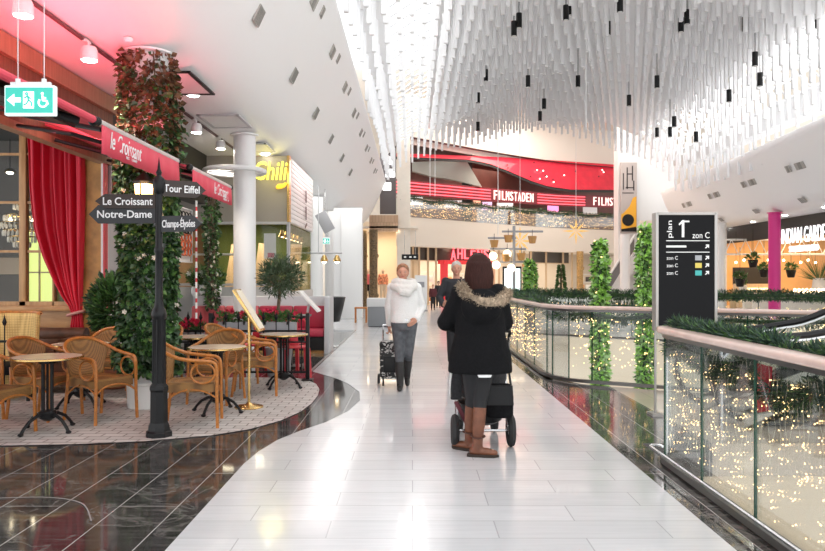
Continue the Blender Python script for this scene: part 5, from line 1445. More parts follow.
# near railing along the walkway, turning at its end
NX = 2.03
near_pts = [(NX,2.6),(NX,5.85),(NX+.03,5.97),(NX+.12,6.05),(NX+.35,6.07)]
t = railing('near glass railing with a rosy handrail at the lower right corner', near_pts, (3.4,), .80, first=.12)
# chrome foot loop at the railing end
mb = MB(); mb.tube([(.0+.05*math.cos(q), 3.47+.05*math.sin(q), .10) for q in [PI*k/10 for k in range(11)]]+[(-.05,3.2,.10),(-.05,.2,.10)], .012, 6); mb.build('foot_tube', chrome, t)
names = ['nearest to the camera','second from the camera','third from the camera','farthest, at the railing end']
for k in range(4):
    y0 = 2.72+.80*k
    light_curtain(f'curtain of warm fairy lights behind the near glass railing, pane {names[k]}', (NX,y0), (NX,y0+.78), .10, .98, 12, 13, True, off=-.05)
garland('thick fir garland lying behind the near rosy handrail, farther length', [(NX+.13,6.0,1.10),(NX+.13,5.6,1.09),(NX+.14,5.2,1.09),(NX+.14,4.75,1.09),(NX+.15,4.35,1.10),(NX+.15,4.2,1.05)], .085, 7000, .055, wd=.009)
garland('thick fir garland lying behind the near rosy handrail, nearer length', [(NX+.14,4.05,1.06),(NX+.14,3.85,1.09),(NX+.14,3.5,1.09),(NX+.14,3.1,1.09),(NX+.14,2.7,1.12)], .07, 4200, .052, wd=.009)
garland('dark swag of fir hanging below the near handrail behind the glass', [(NX+.09,6.0,.93),(NX+.10,5.6,.95),(NX+.10,5.3,.88),(NX+.10,5.0,.84),(NX+.1,4.7,.92),(NX+.1,4.4,.84),(NX+.1,4.1,.80),(NX+.1,3.8,.92),(NX+.1,3.5,.86),(NX+.1,3.2,.82)], .075, 5600, .06, droop=.6, wd=.010)
o = MB().add([(-.09,0,.0),(.09,0,.0),(.08,.02,-.30),(-.08,.02,-.26)], [(0,1,2,3)]).build('ribbon', red_v, loc=(NX+.07,4.36,.98), rz=PI/2, smooth=0); md = o.modifiers.new('s','SOLIDIFY'); md.thickness = .006
tag(o, 'red ribbon tail hanging below the fir garland on the near railing', 'ribbon')

# second railing: across the landing and back along the walkway
r2 = [(9.0,7.9),(5.5,8.55),(3.24,9.86),(2.55,10.27),(2.25,10.5),(2.08,10.85),(2.02,11.3),(2.02,20.0)]
railing('long glass railing curving from the landing back along the walkway', r2, (), 1.0, h=1.08, cap_w=.12)
seg = [((5.5,8.55),(4.37,9.20),'first pane right of the totem'),((4.37,9.20),(3.24,9.86),'pane behind the totem'),((3.24,9.86),(2.75,10.14),'pane with the leafy column behind it'),((2.75,10.14),(2.3,10.45),'pane at the curved corner'),((2.02,11.3),(2.02,13.2),'first walkway pane after the corner'),((2.02,13.2),(2.02,15.2),'second pane along the walkway'),((2.02,15.2),(2.02,17.4),'third pane along the walkway'),((2.02,17.4),(2.02,19.8),'farthest pane along the walkway')]
for a, b, nm in seg:
    L = math.hypot(b[0]-a[0], b[1]-a[1]); light_curtain(f'curtain of tiny lights on the long railing, {nm}', a, b, .2, 1.0, int(L*(15 if b[1] < 11 else 8)), 7, False, off=.05)
garland('dark fir garland under the handrail of the long curving railing', [(5.5,8.65,.98),(4.4,9.28,.94),(3.3,9.95,.98),(2.9,10.2,.93),(2.5,10.42,.99),(2.2,10.7,.96),(2.1,11.4,.98)], .08, 4200, .08, droop=.7, wd=.012)
garland('fir garland along the walkway stretch of the long railing', [(2.12,11.4,1.08),(2.12,13,1.12),(2.12,15,1.08),(2.12,17,1.12),(2.12,19.8,1.08)], .08, 3000, .11, wd=.018)
# third railing on the far side of the well
r3 = [(13.5,12.3),(9.8,14.8),(6.05,17.1),(4.0,18.7),(2.1,20.1)]
railing('far glass railing on the opposite side of the well', r3, (), 1.4, h=1.08)
garland('fir garland on top of the far railing, right stretch', [(13.4,12.2,1.1),(11.5,13.5,1.12),(9.8,14.6,1.1)], .15, 9000, .09, wd=.02)
garland('fir garland on top of the far railing, middle stretch', [(9.8,14.6,1.1),(8,15.8,1.12),(6.05,16.9,1.1)], .115, 6500, .09, wd=.018)
garland('fir garland on top of the far railing, left stretch', [(6.0,16.9,1.08),(4,18.5,1.1),(2.2,19.9,1.08)], .115, 6500, .09, wd=.018)
for a, b, nm in (((13.4,12.25),(9.8,14.7),'right stretch'),((9.8,14.7),(6.05,17.0),'middle stretch'),((6.05,17.0),(2.2,20.0),'left stretch')):
    L = math.hypot(b[0]-a[0], b[1]-a[1]); light_curtain(f'curtain of tiny warm lights on the far railing, {nm}', a, b, .15, .95, int(L*9), 7, False, off=.06)
# fourth line of garland further back in the hall
garland('low fir garland along the planter edge in the far hall', [(2.6,26,.42),(5,27,.45),(8.5,28,.42),(11.5,29,.45)], .15, 3200, .2, wd=.03)
mb = MB(); mb.box((0,0,.2), (9.6,.5,.4), b=.03); o = mb.build('planter_bench', cream, loc=(7,27.7,0), rz=.325); tag(o, 'long low pale planter bench under the fir garland in the far hall', 'planter')

# leafy columns in and behind the well
def leafy_column(label, x, y, h0, h1, r, n, size=.16):
    t = thing('leafy_column', label, 'plant column', (x,y,h0))
    H = h1-h0
    mb = MB(); mb.cyl((0,0,0),(0,0,H-.05),r*.45,n=12); mb.build('core', leaf_d, t)
    A, B, C_ = MB(), MB(), MB()
    for i in range(n):
        z = H*R.random(); a = R.uniform(0,2*PI); k = 1-.55*max(0,(z-H+.35)/.35); out = Vector((math.cos(a),math.sin(a),0)); rr = r*R.uniform(.5,.95)*k
        (A if R.random() < .5 else B if R.random() < .55 else C_).leaf(out*rr+Vector((0,0,z)), out*R.uniform(.3,1)+Vector((R.uniform(-.5,.5),R.uniform(-.5,.5),R.uniform(-.7,.5))), size*R.uniform(.7,1.2), size*.6, nrm=out+Vector((0,0,R.uniform(0,.8))))
    A.build('bright_leaves', leaf_l, t, smooth=0); B.build('mid_leaves', leaf_m, t, smooth=0); C_.build('pale_leaves', mat('pale_leaf', (.45,.66,.30), .4), t, smooth=0)
    mb = MB()
    for i in range(40): a = R.uniform(0,2*PI); mb.ball((r*math.cos(a),r*math.sin(a),R.uniform(0,H)), .013, 5, 4)
    mb.build('bulbs', bulb_far, t)['kind'] = 'stuff'
    mb = MB(); mb.lathe([(r*.8,-.5),(r*1.1,-.02),(r*1.1,.02),(r*.9,.02)], n=18); mb.build('pot', dark, t)
    return t
leafy_column('tall bright leafy column rising from the well, left of the totem', xat(600,12.2), 12.2, -3.2, zat(241,12.2), .105, 3600, .11)
leafy_column('tall bright leafy column right behind the left edge of the totem', xat(645,12.6), 12.6, -3.2, zat(226,12.6), .11, 3600, .11)
leafy_column('small leafy column in the far hall beside the digital screen', xat(530,24), 24, .5, zat(261,24), .17, 900, .16)
t = thing('christmas_tree', 'slim dark green conical tree in the far hall right of the lamp tree', 'tree', (xat(561,37),37,0))
mb = MB()
for i in range(700):
    z = .3+1.9*R.random(); a = R.uniform(0,2*PI); rr = .36*(1-(z-.3)/1.95)+.03; mb.leaf((rr*.6*math.cos(a),rr*.6*math.sin(a),z), (math.cos(a),math.sin(a),-.3), .2, .08)
mb.build('foliage', leaf_m, t, smooth=0); mb = MB(); mb.cyl((0,0,0),(0,0,2.0),.05,n=8); mb.build('trunk', bark, t)
# lower storey things seen through the glass
o = MB().box((0,0,.5), (.12,.4,1.0), b=.02).build('lower_panel', white, loc=(4.6,17.6,-2.2)); tag(o, 'pale upright panel deep in the well', 'panel')

# ---------------- totem
TY = 8.0
t = thing('directory_totem', 'black directory totem with white lettering behind the near railing', 'totem', (xat(684.5,TY),TY,0))
wT = 58.5*TY/F; zt, zb_ = zat(213,TY), zat(331,TY); hT = zt-zb_
mb = MB(); mb.box((0,0,(zt+zb_)/2), (wT-.03,.10,hT-.03)); mb.build('black_panel', mat('totem_black', (.006,.006,.007), .22, spec=.12), t)
for s_ in (-1,1):
    mb = MB(); mb.box((s_*(wT/2),0,zt/2+zb_/2), (.032,.13,zt-zb_), b=.004); mb.cyl((s_*wT/2,0,0),(s_*wT/2,0,zb_),.014,n=8); mb.box((s_*wT/2,0,.012), (.12,.2,.024)); mb.build('side_post', mat('totem_frame', (.42,.40,.38), .35, .6), t)
mb = MB(); mb.box((0,0,zt-.012), (wT,.13,.03), b=.004); mb.build('top_frame', mat('totem_frame_t', (.42,.40,.38), .35, .6), t)
yf = -.054
def tp(px, py): return (px-684.5)*TY/F, zat(py,TY)
def ttext(s, px, py, wpx, hpx, rot=0.0):
    x, z = tp(px,py); k = TY/F
    if rot: return text('lettering', s, 1, letter_w, t, (x,yf,z), (PI/2,-rot,0), .002, fit=hpx*k, fith=wpx*k)
    return text('lettering', s, 1, letter_w, t, (x,yf,z), (PI/2,0,0), .002, fit=wpx*k, fith=hpx*k)
ttext('plan', 668.5, 229.5, 6.5, 17, PI/2)
x, z = tp(681,229); k = TY/F; mb = MB(); mb.prism([(-1.1*k,-8.5*k),(1.4*k,-8.5*k),(1.4*k,8.5*k),(-.6*k,8.5*k),(-4.2*k,4.6*k),(-3.4*k,3.2*k),(-1.1*k,5.2*k)], (x,yf,z), (1,0,0), (0,0,1), (0,-.003,0)); mb.box((x+3*k,yf,z+7.2*k), (7*k,.004,1.6*k)); mb.build('numeral', letter_w, t, smooth=0)
ttext('zon C', 699, 235.5, 17, 6)
mb = MB()
for py, w_ in ((241,43),(252.3,43)): x, z = tp(686,py); mb.box((x,yf,z), (w_*TY/F,.004,.008))
mb.build('rule_line', letter_w, t)
for py in (258.0,265.5,273.0): ttext('zon C', 670.5, py, 11, 3.6)
mb = MB(); x, z = tp(674.5,246.7); mb.box((x,yf,z), (20*TY/F,.004,.022), b=.0015); mb.build('shop_mark', letter_w, t)
k = TY/F
mb = MB()
for py in (246.7,258.0,265.5,273.0):
    x, z = tp(705,py); u = 2.0*k
    mb.prism([(-u,-u*.7),(-u*.6,-u),(u*.45,.05*u),(u*.45,-u*.6),(u,-u*.6),(u,u),(-u*.6,u),(-u*.6,u*.45),(.05*u,u*.45)], (x,yf,z), (1,0,0), (0,0,1), (0,-.003,0))
mb.build('arrow', letter_w, t, smooth=0)
for py, c, nm in ((258.0,(.35,.36,.38),'grey'),(265.5,(.65,.52,.10),'yellow'),(273.0,(.05,.42,.40),'teal')):
    x, z = tp(696.5,py); mb = MB(); mb.box((x,yf,z), (6.5*k,.004,5*k)); o = mb.build('colour_square', mat('square_'+nm, c, .5), t); o['label'] = nm+' square'

# ---------------- escalator at the landing
t = thing('escalator', 'escalator with black handrail loops at the landing behind the near railing', 'escalator', (3.0,7.6,0))
skirt = mat('escalator_skirt', (.60,.56,.50), .3, .3)
for nm, y in (('front',-.28),('rear',.75)):
    prof_ = [(0.1,.05),(.9,.05),(2.0,.35),(5.5,2.3),(5.5,3.2),(2.1,1.27),(1.1,.93),(.35,.90),(.12,.78),(.02,.5)]
    mb = MB(); mb.prism(prof_, (0,y,0), (1,0,0), (0,0,1), (0,.02,0)); mb.build('glass_balustrade', glass, t, smooth=0)
    hr = spline([(.55,y+.01,.06),(.20,y+.01,.13),(.02,y+.01,.42),(.10,y+.01,.74),(.38,y+.01,.90),(1.1,y+.01,.95),(2.1,y+.01,1.30),(5.5,y+.01,3.23)], 6)
    mb = MB(); mb.tube(hr, .036, 8); mb.build('handrail', black, t)
    mb = MB(); mb.tube([p+Vector((.02,0,-.04)) for p in hr[6:]], .02, 6); mb.build('chrome_edge', chrome, t)
    mb = MB(); mb.prism([(.3,0),(5.5,2.0),(5.5,2.45),(2.0,.5),(.9,.16),(.3,.14)], (0,y-.05,0), (1,0,0), (0,0,1), (0,.12,0)); mb.build('skirt_panel', skirt, t, smooth=0)
for k_ in range(10):
    mb = MB(); mb.box((.7+.4*k_,.245,.03+max(0,(k_-2))*.215), (.40,.9,.05)); mb.build('step', dark_steel, t)
t = thing('newel_post', 'short chrome gate post on the landing seen through the near glass', 'post', (2.95,6.98,0))
mb = MB(); mb.cyl((0,0,.02),(0,0,.86),.022,n=12); mb.ball((0,0,.86),.026,10,6); mb.build('tube', chrome, t); mb = MB(); mb.lathe([(.06,0),(.06,.02),(.03,.03)], n=16); mb.build('foot', chrome, t)
# ================================================================ people (front of a figure = +f*y, f = -1 faces the camera)
skin = mat('skin', (.62,.36,.26), .5); skin2 = mat('skin_rosy', (.55,.27,.18), .5)
eye_w = mat('eye_white', (.55,.53,.5), .3); iris = mat('iris', (.05,.035,.03), .3); lip = mat('lips', (.45,.12,.11), .5)
def hand(mb, w, d, pd, side, curl=.6, s=1.0):
    """palm from wrist w along d, palm facing pd; side: direction of the thumb"""
    d, pd, side = Vector(d).normalized(), Vector(pd).normalized(), Vector(side).normalized()
    c = Vector(w)+d*.045*s
    mb.chain([Vector(w), c-side*.018*s, c+d*.04*s-side*.02*s],[.024*s,.024*s,.019*s], 8); mb.chain([Vector(w), c+side*.018*s, c+d*.04*s+side*.022*s],[.024*s,.024*s,.019*s], 8)
    for k, L in enumerate((.062,.074,.078,.068)):
        b = c+d*.048*s+side*(-.030+.021*k)*s; a = b; dd = d.copy(); pts = [b-d*.02*s]
        for j, seg in enumerate((.45,.32,.23)):
            dd = (dd*math.cos(curl*(.7+.3*j))+pd*math.sin(curl*(.7+.3*j))).normalized() if j else (d*math.cos(curl*.5)+pd*math.sin(curl*.5)).normalized()
            a = a+dd*L*seg*s; pts.append(a)
            pd2 = (pd-dd*pd.dot(dd)); pd = pd2.normalized() if pd2.length > .05 else pd
        pd = Vector(pd)
        mb.chain(pts, [.0095*s,.009*s,.0085*s,.0075*s], 6)
    th = c-d*.02*s+side*.03*s
    mb.chain([th, th+(side*.8+d*.5).normalized()*.032*s, th+(side*.35+d*.9+pd*.4).normalized()*.062*s], [.013*s,.011*s,.009*s], 6)
def figure(t, J, f, H, skinm, vox=.009, hands=True, slim=1.0):
    """continuous body with a face; J: joint positions"""
    mb = MB(); k = H/1.70
    hd = Vector(J['head'])
    mb.ball(hd, (.073*k,.088*k,.108*k), 18, 12); mb.ball(hd+Vector((0,f*.022,-.055))*k, (.052*k,.062*k,.058*k), 14, 8)   # skull and jaw
    mb.ball(hd+Vector((0,f*.074,-.095))*k, .021*k, 8, 6)
    mb.chain([hd+Vector((0,f*.080,.012))*k, hd+Vector((0,f*.103,-.03))*k],[.008*k,.014*k], 8)                                # nose
    mb.ball(hd+Vector((0,f*.076,.022))*k, (.05*k,.014*k,.012*k), 10, 6)                                                        # brow
    for s_ in (-1,1):
        mb.ball(hd+Vector((s_*.076,-f*.005,-.01))*k, (.012*k,.02*k,.03*k), 8, 6); mb.ball(hd+Vector((s_*.04,f*.066,-.03))*k, (.022*k,.02*k,.02*k), 8, 6)
    nk = Vector(J['neck']); mb.chain([nk, hd+Vector((0,-f*.01,-.05))*k],[.055*k,.05*k], 12)
    p = Vector(J['pelvis']); c = Vector(J['chest'])
    mb.loft([(p+Vector((0,0,-.10))*k,.09*k,.075*k),(p,.165*k*slim,.115*k),(p.lerp(c,.45),.128*k*slim,.095*k),(c,.155*k*slim,.112*k),(c+Vector((0,0,.10))*k,.15*k*slim,.09*k),(nk+Vector((0,0,.0)),.06*k,.055*k)], 18)
    for q in 'lr':
        mb.chain([c+Vector((0,0,.08))*k, J['sh'+q], J['el'+q], J['wr'+q]], [.07*k,.052*k,.041*k,.027*k], 12)
        mb.chain([p+Vector((0,0,-.03))*k, J['hp'+q], J['kn'+q], J['an'+q]], [.1*k,.088*k*slim,.056*k,.038*k], 12)
        a = Vector(J['an'+q]); td = Vector(J['td'+q]).normalized(); mb.chain([a+Vector((0,0,-.045))*k-td*.03*k, a+Vector((0,0,-.055))*k+td*.13*k],[.034*k,.026*k], 8)
        if hands and 'hd'+q in J: hand(mb, J['wr'+q], *J['hd'+q], s=k)
        else: mb.chain([J['wr'+q], Vector(J['wr'+q])+(Vector(J['wr'+q])-Vector(J['el'+q])).normalized()*.12*k],[.027*k,.022*k], 8)
    b = remeshed(mb, 'body', skinm, t, vox, 3)
    if vox < .012:
        for s_ in (-1,1):
            mb = MB(); mb.ball(hd+Vector((s_*.031,f*.074,.0))*k, (.012*k,.0095*k,.0065*k), 10, 8); e = mb.build('eye', eye_w, t)
            mb = MB(); mb.ball(hd+Vector((s_*.031,f*.0825,.0))*k, (.006*k,.004*k,.006*k), 8, 6); mb.build('iris', iris, e)
        mb = MB(); mb.tube([hd+Vector((x,f*(.086-abs(x)*.35),-.062+abs(x)*.12))*k for x in (-.022,-.011,0,.011,.022)], [.003*k,.006*k,.006*k,.006*k,.003*k], 6); mb.build('lips', lip, t)
    return b
def V(*a): return Vector(a)

# ---- woman seen from behind, pushing the stroller (faces +y)
WX, WY = .57, 6.15
t = thing('person', 'dark-haired woman from behind in black fur-hooded parka pushing the stroller', 'person', (WX,WY,.003))
J = dict(head=V(-.01,.03,1.585), neck=V(0,.0,1.42), chest=V(0,0,1.22), pelvis=V(-.01,0,.90),
 shl=V(-.165,.0,1.365), ell=V(-.285,.08,1.12), wrl=V(-.13,.34,1.035), shr=V(.150,.0,1.365), elr=V(.215,.08,1.12), wrr=V(.20,.34,1.035),
 hpl=V(-.085,0,.88), knl=V(-.06,.10,.48), anl=V(-.075,.19,.095), hpr=V(.075,0,.88), knr=V(.005,.02,.48), anr=V(-.025,-.02,.095), tdl=V(-.75,.5,0), tdr=V(.75,-.15,0),
 hdl=(V(.15,1,-.1),V(0,0,-1),V(1,-.1,0),.9), hdr=(V(-.05,1,-.1),V(0,0,-1),V(-1,-.1,0),.9))
figure(t, J, 1, 1.68, skin, .008)
mb = MB(); mb.loft([(V(.0,0,.70),.272,.175),(V(0,0,.73),.272,.178),(V(0,0,.86),.262,.172),(V(0,0,1.02),.215,.15),(V(0,0,1.18),.205,.148),(V(0,0,1.30),.198,.14),(V(0,-.0,1.375),.185,.115),(V(0,.0,1.43),.10,.085)], 24)
for q in 'lr': mb.chain([V(0,0,1.33), J['sh'+q], J['el'+q], J['el'+q].lerp(J['wr'+q],.93)], [.10,.088,.078,.056], 14)
mb.ball((0,-.125,1.26), (.175,.085,.15), 16, 10)
remeshed(mb, 'parka', blackfab, t, .012, 4)
mb = MB(); mb.loft([(V(.02,-.19,.705),.06,.012),(V(.02,-.19,.685),.05,.010)], 10); o = mb.build('shirt_hem', white, t); o['label'] = 'white strip of shirt under the parka hem'
fur = mat('hood_fur', (.42,.33,.24), .9, var=.55, scale=40)
mb = MB(); arcp = []
for i in range(25):
    a = PI*1.02+PI*.98*i/24+0; u = i/24
    arcp.append(V(.175*math.cos(a)+.035*u+.01, -.03+.145*math.sin(a), 1.44-.055*u-.115*math.sin(PI*u)))
mb.tube(arcp, [.022+.018*math.sin(PI*i/24)+.012*(i/24) for i in range(25)], 8)
for i in range(5200):
    k_ = R.randrange(24); c = arcp[k_].lerp(arcp[k_+1], R.random()); d = V(R.gauss(0,1),R.gauss(0,1),R.gauss(0,1)).normalized(); mb.leaf(c+d*.022, d+V(0,-.3,-.3), R.uniform(.025,.05), .006, fold=.1)
mb.build('fur_trim', fur, t, smooth=0)
hair_d = mat('dark_brown_hair', (.035,.011,.008), .65, spec=.2, var=.4, scale=30, stretch=(6,6,.6))
mb = MB(); hc = J['head']; mb.loft([(hc+V(0,-.04,-.235),.09,.055),(hc+V(0,-.04,-.17),.112,.08),(hc+V(0,-.03,-.08),.108,.092),(hc+V(0,-.025,0),.102,.098),(hc+V(0,-.012,.06),.098,.098),(hc+V(0,-.005,.105),.066,.072),(hc+V(0,0,.128),.022,.03)], 22)
for k_ in range(26):
    a = PI+PI*k_/25; mb.tube([hc+V(.098*math.cos(a),-.025+.092*math.sin(a),.04), hc+V(.112*math.cos(a),-.03+.096*math.sin(a),-.08), hc+V(.105*math.cos(a),-.04+.09*math.sin(a),-.235+.02*math.sin(k_*2.3))], [.012,.014,.006], 6)
remeshed(mb, 'hair', hair_d, t, .010, 2)
mb = MB(); 
for q in 'lr': mb.chain([J['pelvis'], J['hp'+q], J['kn'+q], J['an'+q].lerp(J['kn'+q],.5)], [.12,.092,.060,.048], 14)
remeshed(mb, 'leggings', mat('black_leggings', (.012,.012,.014), .7), t, .011, 3)
bootm = mat('brown_leather_boot', (.17,.06,.03), .45, var=.3, scale=14)
for q in 'lr':
    a, kn, td = J['an'+q], J['kn'+q], J['td'+q].normalized(); top = a.lerp(kn,.80)
    mb = MB(); mb.chain([top, a.lerp(kn,.45), a.lerp(kn,.12), a+V(0,0,-.03)], [.056,.055,.044,.043], 14); mb.chain([a+V(0,0,-.052)-td*.035, a+V(0,0,-.055)+td*.08, a+V(0,0,-.062)+td*.145], [.038,.036,.028], 12)
    b = remeshed(mb, 'boot', bootm, t, .009, 3)
    mb = MB(); u = td; v = V(-td.y,td.x,0); mb.prism([(-.085,-.03),(-.05,-.045),(.06,-.045),(.14,-.04),(.18,0),(.14,.04),(.06,.045),(-.05,.045),(-.085,.03)], V(a.x,a.y,.0), u, v, V(0,0,.022)); mb.build('sole', mat('boot_sole', (.03,.018,.012), .7), b)
    mb = MB(); mb.tube([a.lerp(kn,.18)+V(.057*math.cos(w_),.057*math.sin(w_),.004*math.cos(w_*2)) for w_ in [2*PI*i/16 for i in range(16)]], .008, 6, closed=True); mb.build('boot_strap', mat('boot_strap', (.08,.03,.02), .5), b)

# ---- stroller
SX, SY = .625, 6.48
t = thing('stroller', 'black pushchair on four wheels in front of the woman in the parka', 'stroller', (SX,SY,.003))
rub = mat('tyre_rubber', (.02,.02,.021), .7); hubm = mat('hub_grey', (.25,.25,.26), .4)
for x, y, r in ((-.248,0,.145),(.248,0,.145),(-.17,.62,.115),(.17,.62,.115)):
    mb = MB(); mb.tube([(x,y+(r-.034)*math.cos(q),r+(r-.034)*math.sin(q)) for q in [2*PI*k_/28 for k_ in range(28)]], .034, 8, closed=True); wv = mb.build('wheel', rub, t)
    mb = MB(); mb.cyl((x-.02,y,r),(x+.02,y,r),.04,n=12)
    for q in range(5): a = 2*PI*q/5; mb.cyl((x,y,r),(x,y+(r-.045)*math.cos(a),r+(r-.045)*math.sin(a)),.01,n=6)
    mb.tube([(x,y+(r-.05)*math.cos(q),r+(r-.05)*math.sin(q)) for q in [2*PI*k_/24 for k_ in range(24)]], .009, 6, closed=True); mb.build('hub', hubm, wv)
mb = MB(); mb.cyl((-.248,0,.145),(.248,0,.145),.012,n=8); mb.build('rear_axle', chrome, t)
for s_ in (-1,1):
    mb = MB(); mb.tube([(s_*.21,.62,.20),(s_*.225,.35,.42),(s_*.235,.08,.80),(s_*.235,.02,.98)], .014, 8); mb.tube([(s_*.22,.0,.145),(s_*.225,.18,.42),(s_*.23,.25,.55)], .014, 8); mb.build('side_tube', chrome, t)
mb = MB(); mb.tube(spline([(-.235,.02,.98),(-.22,-.015,1.03),(0,-.02,1.035),(.22,-.015,1.03),(.235,.02,.98)],5), .016, 8); mb.build('handlebar', black, t)
cotm = mat('pram_fabric', (.02,.02,.023), .8, var=.4, scale=40)
mb = MB(); mb.loft([(V(0,.38,.40),.19,.26),(V(0,.37,.46),.24,.33),(V(0,.36,.62),.262,.36),(V(0,.36,.72),.268,.37)], 28); mb.build('carrycot', cotm, t)
mb = MB(); vs = []; fs = []
for i in range(11):
    e = PI*.55*i/10
    for j in range(17):
        a = PI*j/16; vs.append((.262*math.cos(a), .24-.20*math.sin(a)*math.cos(e)+.05, .74+.30*math.sin(e)*math.sin(a)**.5))
for i in range(10):
    for j in range(16): q = i*17+j; fs.append((q,q+1,q+18,q+17))
mb.add(vs, fs); o = mb.build('canopy', cotm, t, smooth=180); md = o.modifiers.new('s','SOLIDIFY'); md.thickness = .008
mb = MB(); mb.tube(spline([(-.265,.0,.74),(-.285,.03,.60),(-.28,.06,.44),(-.22,.08,.40)],5), .010, 6); o = mb.build('piping', ceramic, t); o['label'] = 'pale piping on the left edge'
mb = MB(); mb.box((-.235,.04,.56), (.10,.03,.30), b=.012); mb.build('side_flap', cotm, t)
mb = MB(); mb.loft([(V(0,.28,.17),.15,.2),(V(0,.28,.20),.2,.26),(V(0,.28,.36),.215,.29)], 20); mb.build('basket', black, t)
mb = MB(); mb.tube([(-.24,.0,.40),(-.17,-.02,.26),(-.13,.02,.18)], .02, 8); mb.build('strap', mat('wine_strap', (.12,.02,.03), .6), t)
t = thing('shoulder_bag', 'black shoulder bag hanging at the right of the pushchair', 'bag', (SX+.135,SY-.10,.28))
mb = MB(); mb.loft([(V(0,0,0),.10,.045),(V(0,0,.02),.12,.06),(V(0,0,.18),.125,.065),(V(.0,0,.28),.105,.04),(V(0,0,.30),.08,.02)], 20); remeshed(mb, 'bag_body', blackfab, t, .01, 2)
mb = MB(); mb.prism([(-.115,.12),(.115,.12),(.105,.29),(-.105,.29)], (0,-.068,0), (1,0,0), (0,0,1), (0,-.008,0)); mb.build('flap', black, t)
mb = MB(); mb.tube(spline([(-.10,0,.28),(-.06,.03,.55),(0,.08,.755),(.06,.03,.55),(.10,0,.28)],5), .010, 6); mb.build('strap', black, t)

# ---- woman walking towards us with a shopping trolley
WX2, WY2 = -.11, 9.80
t = thing('person', 'woman in white sweater, chunky white scarf and grey jeans walking towards us', 'person', (WX2,WY2,.003))
J = dict(head=V(-.02,-.01,1.575), neck=V(-.01,.0,1.42), chest=V(0,0,1.22), pelvis=V(0,0,.91),
 shl=V(-.165,.0,1.365), ell=V(-.21,.06,1.10), wrl=V(-.205,.14,.86), shr=V(.165,.0,1.365), elr=V(.235,.06,1.10), wrr=V(.165,-.09,.95),
 hpl=V(-.08,0,.88), knl=V(-.065,-.06,.48), anl=V(-.055,-.06,.09), hpr=V(.08,0,.88), knr=V(.055,-.02,.49), anr=V(.035,.25,.16), tdl=V(-.05,-1,0), tdr=V(.05,-1,-.35),
 hdl=(V(0,.3,-1),V(1,0,0),V(0,-1,-.2),1.0), hdr=(V(-.7,-.3,-.6),V(-.3,1,0),V(-.3,-.6,.7),.5))
figure(t, J, -1, 1.68, skin2, .008)
knit = mat('white_knit', (.80,.79,.77), .85, bump=.8, scale=70)
mb = MB(); mb.loft([(V(0,0,.895),.178,.135),(V(0,0,.93),.185,.14),(V(0,0,1.05),.172,.132),(V(0,0,1.2),.185,.14),(V(0,0,1.32),.18,.125),(V(0,0,1.385),.15,.10),(V(0,0,1.42),.09,.075)], 22)
for q in 'lr': mb.chain([V(0,0,1.33), J['sh'+q], J['el'+q], J['el'+q].lerp(J['wr'+q],.93)], [.09,.072,.060,.045], 12)
remeshed(mb, 'sweater', knit, t, .011, 3)
scarf = mat('white_scarf', (.70,.675,.64), .9, bump=1.0, scale=45)
mb = MB(); mb.tube([V(.125*math.cos(a)-.005,-.01+.105*math.sin(a),1.435+.012*math.sin(a*2)) for a in [2*PI*i/24 for i in range(24)]], .052, 10, closed=True)
mb.tube([V(.15*math.cos(a)-.005,-.02+.135*math.sin(a),1.385-.02*math.sin(a)*-1) for a in [2*PI*i/24 for i in range(24)]], .050, 10, closed=True)
mb.chain([V(-.1,-.12,1.38),V(-.03,-.165,1.31),V(.05,-.165,1.30),V(.11,-.13,1.37)],[.05,.055,.055,.05],10)
remeshed(mb, 'scarf', scarf, t, .012, 2)
hair_b = mat('reddish_blond_hair', (.30,.13,.06), .5, var=.4, scale=30)
mb = MB(); hc = J['head']; mb.loft([(hc+V(0,.055,-.06),.07,.05),(hc+V(0,.03,.0),.087,.08),(hc+V(0,.018,.05),.085,.09),(hc+V(0,.01,.095),.064,.07),(hc+V(0,.008,.122),.02,.03)], 18); mb.ball(hc+V(.0,.09,.06),.045,10,8)
remeshed(mb, 'hair', hair_b, t, .009, 2)
jean = mat('grey_jeans', (.085,.09,.10), .75, var=.25, scale=18)
mb = MB(); mb.loft([(V(0,0,.80),.12,.10),(V(0,0,.80),.165,.125),(V(0,0,.90),.178,.132),(V(0,0,.95),.168,.122)], 18)
for q in 'lr': mb.chain([J['pelvis'], J['hp'+q], J['kn'+q], J['an'+q].lerp(J['kn'+q],.4)], [.118,.103,.066,.052], 12)
remeshed(mb, 'jeans', jean, t, .011, 3)
bb = mat('dark_boot', (.02,.018,.017), .5)
for q in 'lr':
    a, kn, td = J['an'+q], J['kn'+q], J['td'+q].normalized(); mb = MB(); mb.chain([a.lerp(kn,.72), a.lerp(kn,.4), a.lerp(kn,.1), a+V(0,0,-.03)], [.062,.060,.05,.046], 12); mb.chain([a+V(0,0,-.05)-td*.03, a+V(0,0,-.052)+td*.08, a+V(0,0,-.058)+td*.14], [.040,.038,.030], 10); remeshed(mb, 'boot', bb, t, .009, 2)
mb = MB(); mb.cyl((J['pelvis']+V(.03,-.128,.03)),(J['pelvis']+V(.03,-.128,.03))+V(0,-.012,0),.018,n=10); mb.build('belt_buckle', chrome, t)
